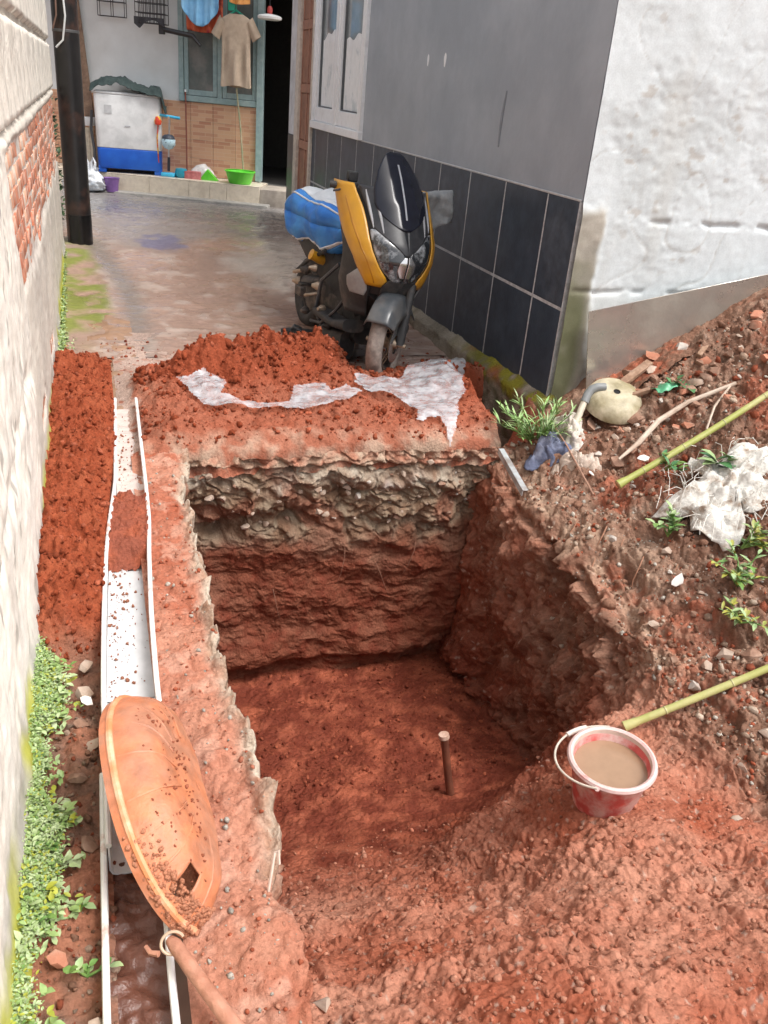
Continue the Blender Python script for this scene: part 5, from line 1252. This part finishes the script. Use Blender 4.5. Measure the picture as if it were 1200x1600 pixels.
cv = thing('padded_cover', lw_(0, -.3, .6), 'blue and white padded cover lying over the scooter seat', 'cover')
def world_vf(VF): return [tuple(SK.matrix_basis @ Vector(v)) for v in VF[0]], VF[1]
BLC = pm('blue_nylon', (.02, .17, .58), .5, (.05, .26, .66), 4., .5, .08, .3, 30); WHC = pm('white_nylon', (.70, .73, .76), .6, (.58, .62, .66), 6., .5, .06, .3, 30)
V, F = grid(P); Fb = []; Fw = []
thv = th.reshape(-1); tv = t.reshape(-1)
for f in F:
    a_ = math.degrees(thv[f[0]]) % 360; t_ = tv[f[0]]
    (Fw if (48 < a_ < 132) or t_ > .88 or 300 < a_ < 312 else Fb).append(f)
V = [tuple(v) for v in V]
o = ob('blue_side', world_vf((V, Fb)), BLC, cv, angle=None); solid(o, .006)
o = ob('white_top', world_vf((V, Fw)), WHC, cv, angle=None); solid(o, .008)
ob('seam', world_vf(tube([(P[k, 6, 0]*1.01, P[k, 6, 1], P[k, 6, 2]+.004) for k in range(0, 38)], .006, 6)), WHC, cv)
ob('seam', world_vf(tube([(P[k, 52, 0]*1.02, P[k, 52, 1], P[k, 52, 2]) for k in range(0, 38)], .007, 6)), WHC, cv)
u, v = np.meshgrid(np.linspace(0, 2*math.pi, 31), np.linspace(0, 1, 12)); Q = np.stack([.10+.09*np.cos(u)*(1-.25*v), -.80-.12*v+.02*np.sin(u*4), .72+.085*np.sin(u)*(1-.3*v)], -1); Q += .012*fbm(Q, 14., 2, 505)[..., None]; Q[:, -1] = Q[:, 0]
o = ob('rolled_end', world_vf(grid(Q)), WHC, cv, angle=None); solid(o, .006)
# grey towel hung over the left handlebar grip
u, v = np.meshgrid(np.linspace(-.47, -.235, 20), np.linspace(-1, 1, 30))
P = np.stack([u-.02*np.abs(v), .205+.02*np.sign(v)*np.clip(np.abs(v)*9, 0, 1)+.04*v*0+.012*np.sin(u*40), 1.065-.22*np.abs(v)**1.1-(u+.3)*.15], -1); P[..., 1] += .035*fbm(P, 9., 3, 510); P[..., 2] -= .03*np.abs(v)*np.sin(u*18); P[..., 2] += -.02*(u+.2)*v
o = ob('towel', world_vf(grid(P)), pm('grey_towel', (.30, .32, .33), .95, (.36, .38, .39), 12., .5, .1, .4, 90), None, angle=None); solid(o, .006); tag(o, 'grey towel hung over the scooter handlebar beside the wall', 'towel')

# ================================================================== VEGETATION
def leafmat(name, c1, c2): 
    m = pm(name, c1, .5, c2, 18., .5, .15); b = m.node_tree.nodes['Principled BSDF']; b.inputs['Subsurface Weight'].default_value = 0.; return m
LF1 = leafmat('leaf_green', (.12, .24, .055), (.20, .32, .08)); LF2 = leafmat('leaf_pale', (.25, .36, .16), (.33, .42, .2)); LF3 = leafmat('leaf_deep', (.055, .17, .06), (.09, .22, .08)); LFY = leafmat('leaf_yellow', (.32, .30, .05), (.24, .28, .06))
def leaf(c, d, ln, w, up=Vector((0, 0, 1)), bend=.25):
    """pointed leaf with a fold along the midrib"""
    d = Vector(d).normalized(); s = d.cross(up); s = s.normalized() if s.length > 1e-4 else Vector((1, 0, 0)); nrm = s.cross(d)
    V = []; c = Vector(c)
    for t_, ww in ((0, .06), (.3, .85), (.6, 1.), (.85, .5), (1, .02)):
        q = c+d*ln*t_-nrm*(bend*ln*t_*t_)
        V += [tuple(q-s*w*.5*ww+nrm*w*.18*ww), tuple(q), tuple(q+s*w*.5*ww+nrm*w*.18*ww)]
    F = []
    for k in range(4):
        F += [(k*3, k*3+1, k*3+4, k*3+3), (k*3+1, k*3+2, k*3+5, k*3+4)]
    return V, F
def rdir(rng, zmin=-.2, zmax=.9):
    a = rng.uniform(0, 6.283); z = rng.uniform(zmin, zmax); r = math.sqrt(max(0, 1-z*z)); return Vector((r*math.cos(a), r*math.sin(a), z))
def plant(name, loc, h, nst, nlf, ln, w, label, mats, seed, spread=.6, lean=(0, 0, 0), cat='plant'):
    rng = random.Random(seed); e = thing(name, loc, label, cat); L = Vector(loc); byk = {}
    st_ = []
    for s in range(nst):
        d = (rdir(rng, .3, .95)*spread+Vector((0, 0, 1-spread))+Vector(lean)).normalized(); hh = h*rng.uniform(.6, 1.05)
        mid = L+d*hh*.5+Vector((0, 0, hh*.05)); tip = L+d*hh+Vector((rng.uniform(-.02, .02), rng.uniform(-.02, .02), -hh*.12))
        st_.append(tube([L, mid, tip], [.004, .003, .0015], 5))
        for k in range(nlf):
            t_ = rng.uniform(.2, 1); q = L.lerp(mid, t_*2) if t_ < .5 else mid.lerp(tip, t_*2-1)
            byk.setdefault(rng.randrange(len(mats)), []).append(leaf(q, rdir(rng, -.3, .7)+d*.6, ln*rng.uniform(.6, 1.15), w*rng.uniform(.7, 1.1)))
    ob('stem', join(*st_), LF1, e)
    for k, v in byk.items(): ob('foliage', join(*v), mats[k], e, angle=None)
    return e
# spiky grass clump at the plinth corner: long thin blades
e = thing('grass_clump', (2.13, 3.70, -.06), 'clump of spiky green weed at the corner of the dark tiled wall', 'plant'); rng = random.Random(12); L1 = []; L2 = []; st_ = []
for s in range(22):
    d = (rdir(rng, .25, .95)*.8+Vector((-.25, -.25, .35))).normalized(); b0 = Vector((2.13, 3.66, -.04)); tip = b0+d*rng.uniform(.20, .33)
    st_.append(tube([b0, b0.lerp(tip, .5)+Vector((0, 0, .02)), tip], [.0035, .003, .002], 5))
    for k in range(15):
        t_ = rng.uniform(.25, 1.02); (L1 if rng.random() < .55 else L2).append(leaf(b0.lerp(tip, t_)+Vector((0, 0, .02*math.sin(t_*3))), rdir(rng, -.1, .8)+d*.7, rng.uniform(.05, .10), rng.uniform(.007, .012), bend=.15))
ob('stem', join(*st_), LF1, e); ob('foliage', join(*L1), leafmat('grass_green', (.26, .44, .14), (.34, .50, .2)), e, angle=None); ob('foliage', join(*L2), LF2, e, angle=None)
plant('weed', (2.25, 2.66, -.04), .12, 6, 7, .055, .022, 'small leafy weed rooted in the middle of the bank', [LF1, LF2, LF2], 21, .8, (-.2, -.2, .1))
plant('weed', (2.30, 2.26, -.05), .17, 8, 10, .05, .019, 'pale green bushy weed at the right edge of the bank', [LF2, LF2, LF1, LFY], 22, .8, (-.1, -.1, .1))
plant('weed', (2.42, 2.42, .02), .14, 6, 8, .05, .02, 'weed growing at the lower end of the torn sack', [LF1, LF2, LFY], 23, .8)
plant('weed', (2.62, 2.86, .16), .13, 4, 4, .085, .055, 'broad-leaved green weed growing through the torn sack', [LF2, LF3], 24, .8, (-.2, -.1, 0))
plant('weed', (2.45, 3.02, .10), .09, 4, 5, .065, .026, 'dark green sprig under the long bamboo pole', [LF3, LF1], 25, .9)
plant('weed', (2.50, 2.72, .06), .08, 3, 4, .06, .03, 'blue-green seedling on the torn sack', [LF3, LF2], 29, .9)
plant('weed', (2.80, 3.50, .33), .07, 3, 4, .06, .04, 'flat green leaves among the rubble by the shiny sheet', [LF3], 26, .9)
plant('weed', (2.22, 2.12, -.12), .11, 5, 8, .05, .016, 'yellowish weed low at the right edge above the second bamboo', [LFY, LF2], 27, .9)
# torn white sack with frayed strands
sk_ = thing('torn_sack', (2.5, 2.75, .08), 'torn white woven sack with frayed strands half buried in the bank', 'sack')
u, v = np.meshgrid(np.linspace(0, 2*math.pi, 73), np.linspace(0, 1, 30))
rr = .20*(1+.30*np.sin(2*u+.6)+.26*np.sin(5*u)+.16*np.sin(9*u+1))
P = np.stack([2.54+rr*v*np.cos(u)*1.0, 2.72+rr*v*np.sin(u)*1.15, 0*u], -1); P[..., 2] = bank(P[..., 0], P[..., 1])+.06+.04*fbm(P, 7., 4, 520, .65)+.045*np.abs(gn(P, 12., 522))+.02*(1-v)-.03*v**6; P[:, -1] = P[:, 0]
P[..., 0] += .02*gn(P, 14., 521); P[:, -1] = P[:, 0]
SKM = pm('dirty_white_weave', (.64, .62, .57), .8, (.30, .22, .16), 13., .7, .15, .6, 70, lo=.50, hi=.66)
o = ob('cloth', grid(P), SKM, sk_, angle=None); solid(o, .003)
rng = random.Random(31); fr = []
for k in range(130):
    a = rng.uniform(0, 6.28); rr_ = .22*rng.uniform(.4, 1.15); x, y = 2.54+rr_*math.cos(a), 2.72+rr_*1.15*math.sin(a); z = float(bank(np.array(x), np.array(y)))+.10
    d = Vector((rng.uniform(-.09, .05), rng.uniform(-.10, .04), -rng.uniform(.0, .06))); p0 = Vector((x, y, z))
    fr.append(tube([p0, p0+d*.5+Vector((rng.uniform(-.015, .015), rng.uniform(-.015, .015), .018)), p0+d], .0014, 4, False))
o = ob('frayed_strand', join(*fr), pm('strand_white', (.68, .66, .6), .8), sk_); o['kind'] = 'stuff'
# mossy ground cover along the foot of the left wall
rng = random.Random(41); bym = {0: [], 1: [], 2: [], 3: []}
_py = np.linspace(.5, 9, 1700); _pq = np.stack([_py*0+1.3, _py, _py*0], -1); _pn = .5+1.1*gn(_pq, 3.1, 555)+.6*gn(_pq+1., 11., 556)
def cover(n_, y0, y1, x0, x1, ln, dens=lambda y: 1.):
    for k in range(n_):
        y = rng.uniform(y0, y1)
        if rng.random() > dens(y): continue
        pn = float(np.interp(y, _py, _pn))
        if rng.random() > max(.12, min(1, pn+.25)): continue
        x = wx(y)+rng.triangular(x0, x0+(x1-x0)*max(.4, min(1.2, .55+pn*.6)), x0+.2*(x1-x0)); z = -.035+.06*max(0, 1-(x-wx(y))/.05)+rng.uniform(-.01, .03)
        s = ln*rng.uniform(.6, 1.4); m_ = rng.choices([0, 1, 2, 3], [5, 4, 1.2, .6])[0]
        for q in range(3):
            bym[m_].append(leaf((x+rng.uniform(-.012, .012), y+rng.uniform(-.012, .012), z), rdir(rng, -.1, .9)+Vector((.35, 0, .1)), s, s*.55, bend=.3))
cover(10000, .75, 2.35, .0, .078, .008); cover(1600, 2.3, 2.6, .0, .06, .0085); cover(260, .8, 2.3, .0, .10, .017); cover(2600, 2.6, 5.0, 0, .022, .007)
cover(3600, 5.0, 8.6, .0, .10, .018); cover(350, .8, 2.3, .04, .12, .02, lambda y: .5)
LFM = [leafmat('moss_pale', (.34, .44, .20), (.42, .50, .28)), leafmat('moss_green', (.22, .33, .10), (.30, .41, .15)), leafmat('moss_yellow', (.36, .38, .04), (.30, .32, .05)), LF1]
mg = thing('ground_cover', (-.2, 3., -.05), 'pale green creeping ground cover along the foot of the left wall', 'ground cover', kind='stuff')
for k in bym: 
    o = ob('foliage', join(*bym[k]), LFM[k], mg, angle=None); o['kind'] = 'stuff'
for k, (x, y, s) in enumerate([(-.115, 1.33, 1.), (-.10, 1.18, .8), (-.085, 1.02, .9)]):
    plant('seedling', (x, y, -.05), .05, 3, 4, .03*s, .016, ['leafy seedling beside the short gutter, uppermost of three', 'small seedling by the short gutter, middle of three', 'seedling at the bottom edge beside the short gutter'][k], [LF2, LF1], 60+k, .8)
# greenery glimpsed in the gap behind the wall end
rng = random.Random(44); L1 = []
for k in range(700): L1.append(leaf((rng.uniform(-.9, -.28), rng.uniform(9.6, 10.4), rng.uniform(.05, 1.2)), rdir(rng), .08, .045))
sbh = thing('shrub', (-.6, 10., .05), 'dark green shrub in the gap between wall end and pole', 'shrub'); ob('foliage', join(*L1), leafmat('shrub_dark', (.035, .07, .025), (.06, .11, .04)), sbh, angle=None)
ob('stem', join(*[tube([(-.6, 10., .0), (-.6+rng.uniform(-.25, .25), 10+rng.uniform(-.3, .3), 1.1)], [.02, .006], 6) for _ in range(6)]), pm('bark', (.12, .09, .06), .9), sbh)

# ================================================================== RUBBLE AND CRUMBS
STN = [pm('stone_tan', (.44, .34, .27), .85, (.32, .22, .16), 9., .5, .15, .5, 40), pm('stone_brick', (.42, .17, .10), .85, (.34, .2, .14), 9., .5, .15, .5, 40), pm('stone_grey', (.50, .45, .40), .85, (.38, .3, .25), 9., .5, .15, .5, 40), pm('stone_brown', (.27, .15, .10), .85, (.34, .22, .16), 9., .5, .15, .5, 40)]
rng = random.Random(51)
def chunk(sx, sy, sz, seed):
    r_ = random.Random(seed); bm = bmesh.new()
    for k in range(16): 
        v = rdir(r_, -1, 1); bm.verts.new((v.x*sx*r_.uniform(.8, 1.1), v.y*sy*r_.uniform(.8, 1.1), v.z*sz*r_.uniform(.8, 1.1)))
    g = bmesh.ops.convex_hull(bm, input=bm.verts[:]); bmesh.ops.delete(bm, geom=[x for x in g['geom_interior'] if isinstance(x, bmesh.types.BMVert)], context='VERTS')
    bm.verts.index_update(); r = [tuple(v.co) for v in bm.verts], [tuple(v.index for v in f.verts) for f in bm.faces]; bm.free(); return r
def put_stone(x, y, s, mi, parent, k, zoff=0., fl=.6, z=None):
    me = mesh('stone', *chunk(s, s*rng.uniform(.6, 1), s*fl, k), True, 30); me.materials.append(STN[mi])
    o = link('stone', me, None, parent); zz = z if z is not None else max(gzs(x, y), -2)
    o.location = (x, y, zz+s*fl*.35+zoff); o.rotation_euler = (rng.uniform(-.4, .4), rng.uniform(-.4, .4), rng.uniform(0, 6.3))
    return o
k = 0
for (x, y, s, mi) in [(2.85, 3.46, .055, 0), (2.93, 3.44, .045, 3), (2.78, 3.45, .04, 1), (2.55, 3.47, .05, 3), (2.36, 3.28, .05, 3), (2.30, 3.36, .03, 2), (2.42, 3.42, .025, 0), (2.62, 3.6, .05, 1), (2.72, 3.62, .04, 3), (2.68, 3.5, .03, 0), (2.95, 3.55, .04, 1), (3.05, 3.5, .05, 3), (3.1, 3.3, .04, 1), (2.6, 3.38, .028, 2), (2.5, 3.3, .025, 1), (2.75, 3.3, .03, 3), (2.85, 3.2, .035, 1), (2.02, 2.42, .035, 3), (2.12, 2.05, .05, 0), (2.2, 2.0, .04, 3), (2.15, 1.75, .035, 2), (2.05, 1.7, .03, 0), (2.28, 1.95, .04, 0), (1.98, 2.0, .03, 2), (1.9, 1.62, .025, 0), (.372, 1.125, .026, 0), (1.75, 1.45, .02, 0), (2.35, 3.1, .02, 2), (2.2, 3.15, .018, 0), (2.4, 2.9, .02, 1), (3.2, 3.55, .05, 1), (3.3, 3.4, .05, 3)]:
    k += 1; put_stone(x, y, s, mi, pit, k)
_r = random.Random(91)
for q in range(46):
    x = _r.uniform(2.35, 3.25); y = _r.uniform(3.2, 3.62); k += 1; put_stone(x, y, _r.uniform(.014, .048), _r.choice([0, 1, 3, 3, 2]), pit, k, fl=_r.uniform(.3, .7))
for q in range(14):
    x = _r.uniform(1.95, 2.5); y = _r.uniform(1.6, 2.9); k += 1; put_stone(x, y, _r.uniform(.012, .035), _r.choice([0, 3, 2]), pit, k)
for (x, y, s, mi) in [(2.66, 3.74, .06, 3), (2.80, 3.78, .06, 1), (2.92, 3.72, .05, 2), (2.74, 3.7, .04, 0)]:
    k += 1; put_stone(x, y, s, mi, pit, k, z=float(bank(np.array(x), np.array(y)))+.03, fl=.4)
for (x, y, s, mi) in [(-.105, 2.05, .03, 0), (-.11, 1.92, .026, 3), (-.09, 1.83, .03, 0), (-.12, 1.72, .025, 3), (-.10, 2.18, .03, 0), (-.08, 1.05, .03, 0), (-.095, 1.5, .028, 3), (-.15, 1.32, .02, 1), (-.155, 1.22, .022, 1)]:
    k += 1; put_stone(x, y, s, mi, o if False else bpy.data.objects['verge_soil'], k, z=-.04)
# white scraps: paper, plastic, shell of tile
WS = pm('white_scrap', (.78, .74, .70), .6, (.6, .5, .44), 9., .4)
for (x, y, z, s, lab) in [(2.40, 3.14, .11, .035, 'white torn paper scrap lying above the bamboo pole'), (2.20, 3.24, .0, .022, 'white plastic scrap left of the bamboo end'), (2.14, 2.41, -.10, .045, 'pale triangular scrap stuck in the brown bank'), (-.095, 2.0, -.02, .022, 'white plastic scrap on the soil left of the long gutter')]:
    pts = [(math.cos(a)*s*rng.uniform(.5, 1.1), math.sin(a)*s*rng.uniform(.4, .9)) for a in np.linspace(0, 6.28, 8)[:-1]]
    o = ob('scrap', place(disc_prism(pts, 0, .003), (x, y, z), (rng.uniform(-.5, .3), rng.uniform(-.6, .1), rng.uniform(0, 6))), WS, smooth=False); tag(o, lab, 'scrap')
GP = pm('green_scrap_plastic', (.08, .33, .17), .4, (.12, .4, .22), 9., .5)
u, v = np.meshgrid(np.linspace(-.05, .05, 14), np.linspace(-.04, .04, 12)); P = np.stack([2.70+u, 3.50+v, .34+u*.4+.02*gn(np.stack([u, v, u*0], -1), 30., 530)], -1)
o = ob('scrap', grid(P), GP, angle=None); solid(o, .002); tag(o, 'crumpled green plastic scrap among the rubble', 'scrap')

# loose crumbs of earth lying on the surfaces
def scatter(name, A, mask, n_, smin, smax, colf, seed, parent):
    r_ = np.random.RandomState(seed); idx = np.flatnonzero(mask.reshape(-1)); pick = r_.choice(idx, n_)
    p = A.reshape(-1, 3)[pick]+r_.uniform(-.004, .004, (n_, 3)); sz = smin*(smax/smin)**(r_.rand(n_)**3.2)
    p[:, 2] += sz*.3
    return clods(name, p, sz, colf(r_, n_), SOIL, seed, 0 if smax < .011 else 1, parent)
def cfun(cs):
    cs = np.array(cs)
    def f(r_, n_):
        c = cs[r_.randint(len(cs), size=n_)]*r_.uniform(.8, 1.2, (n_, 1)); return np.concatenate([c, np.full((n_, 1), .8)], 1)
    return f
T0 = TERR[0]; upz = np.abs(normals(T0)[..., 2]) > .55
vis = (T0[..., 0] < .95*T0[..., 1]+.75)
frontm = upz & (T0[..., 1] < 2.3) & (T0[..., 0] < 1.9) & (T0[..., 0] > .33) & vis
scatter('earth_crumbs', T0, frontm, 5200, .0018, .012, cfun([PINK, PINK*.9, PINK*.8, (RED+PINK)/2]), 61, pit)
scatter('earth_crumbs', T0, frontm, 70, .007, .022, cfun([(RED+PINK)/2, PINK*.85, PINK*.75]), 62, pit)
bm_ = upz & (T0[..., 0] > 1.9) & (T0[..., 0] < 3.7) & vis
scatter('bank_crumbs', T0, bm_, 6500, .003, .013, cfun([BRN, TAN, RED, BRN*.8, GREY]), 63, pit)
scatter('bank_crumbs', T0, bm_, 700, .009, .028, cfun([BRN, BRN*1.2, TAN, RED*.75, np.array([.45, .35, .27])]), 64, pit)
fl = upz & (T0[..., 2] < -1.15)
scatter('floor_crumbs', T0, fl, 1800, .003, .014, cfun([DKRED, RED*.9, DKRED*1.2]), 65, pit)
hp = (HEAP[..., 2] > .035)
scatter('heap_crumbs', HEAP, hp, 3000, .004, .02, cfun([REDF, RED, REDF*.85, RED*.8]), 66, bpy.data.objects['spoil_heap'])
scatter('heap_crumbs', HEAP, hp & (HEAP[..., 1] > 4.3), 420, .012, .034, cfun([REDF, RED, REDF*.85]), 67, bpy.data.objects['spoil_heap'])
scatter('heap_crumbs', HEAP, (HEAP[..., 1] > 4.6) & (HEAP[..., 1] < 5.6), 700, .003, .016, cfun([REDF, RED, DKRED]), 68, bpy.data.objects['spoil_heap'])
vm = (VERGE[..., 1] > 2.2) & (VERGE[..., 1] < 5.2)
scatter('verge_crumbs', VERGE, vm, 2600, .003, .016, cfun([REDF, REDF*.85, RED, REDF*1.1]), 69, bpy.data.objects['verge_soil'])
scatter('verge_crumbs', VERGE, ~vm, 1200, .003, .014, cfun([BRN, RED*.8, TAN*.8]), 70, bpy.data.objects['verge_soil'])

rng = random.Random(77); pwall = bpy.data.objects['pit_wall']; PWV = np.array([v.co[:] for v in pwall.data.vertices])
for k_ in range(80):
    x = rng.uniform(.4, 1.8); z = rng.uniform(-.40, -.06); i = int(np.argmin((PWV[:, 0]-x)**2+(PWV[:, 2]-z)**2)); s_ = rng.uniform(.008, .03)
    o = put_stone(x, 0, s_, rng.choice([0, 2, 3, 0]), pwall, 900+k_, z=0., fl=.7); o.location = (PWV[i, 0], PWV[i, 1]+.004, PWV[i, 2])
for (x, z, dx) in [(1.12, -.52, -.02), (1.28, -.62, .06), (.75, -.72, .03), (1.5, -.5, -.04)]:
    i = int(np.argmin((PWV[:, 0]-x)**2+(PWV[:, 2]-z)**2)); p = Vector(PWV[i])
    link('root', mesh('root', *tube([p+Vector((0, .01, 0)), p+Vector((dx*.4, -.025, -.06)), p+Vector((dx, -.02, -.15)), p+Vector((dx*1.5, -.005, -.21))], [.002, .0018, .0014, .001], 5)), pm('pale_root', (.24, .115, .075), .8), pwall)
for (x, y) in [(2.02, 3.0), (2.08, 2.86), (2.1, 2.75), (2.12, 2.62), (1.98, 2.75), (2.2, 2.5)]:
    p = Vector((x, y, gzs(x, y)+.02))
    link('root', mesh('root', *tube([p, p+Vector((-.03, -.03, -.02)), p+Vector((-.06+rng.uniform(-.02, .02), -.05, -.08)), p+Vector((-.07, -.06+rng.uniform(-.03, .03), -.14))], [.003, .0026, .002, .001], 5)), pm('bank_root', (.36, .18, .11), .8), pit)

WCH = pm('old_timber', (.27, .16, .10), .8, (.36, .24, .17), 12., .5, .2, .4, 60)
for (x, y, z, L_, w_, a_, lab) in [(2.66, 3.70, .35, .11, .022, 20, 'broken brown timber piece under the lower edge of the shiny sheet'), (2.60, 3.56, .285, .06, .012, -15, 'short splinter of brown timber beside the cream bowl'), (2.98, 3.62, .50, .07, .014, 35, 'brown timber splinter at the foot of the upper mound')]:
    o = ob('timber_offcut', place(cbox((-L_, -w_, -.012), (L_, w_, .012), .003), (x, y, z), (RAD(12), RAD(-24), RAD(a_))), WCH); tag(o, lab, 'timber')

rng = random.Random(95); pts = []; sz = []; cs = []
for k_ in range(260):
    y = rng.uniform(1.95, 2.75) if rng.random() < .7 else rng.uniform(3.25, 4.2); xl = float(np.interp(y, G1[0], G1[1])); xr = float(np.interp(y, G1[0], G1[2])); z = float(np.interp(y, G1[0], G1[3]))
    u_ = rng.betavariate(1, 2.2); pts.append(np.array([xl+.012+(xr-xl-.024)*u_, y, z-(.072 if y < 2.8 else .05)])); sz.append(.0015+.006*rng.random()**3); cs.append((.30, .12, .07, .6))
clods('gutter_grit', pts, sz, cs, SOIL, 5, 1, g1)

stm = np.zeros(STRIP.shape[:2], bool); stm[:, 4:50] = True
scatter('strip_crumbs', STRIP, stm, 1500, .0015, .010, cfun([RED, (RED+PINK)/2, PINK*.9, GREY*.8]), 71, bpy.data.objects['concrete_strip'])
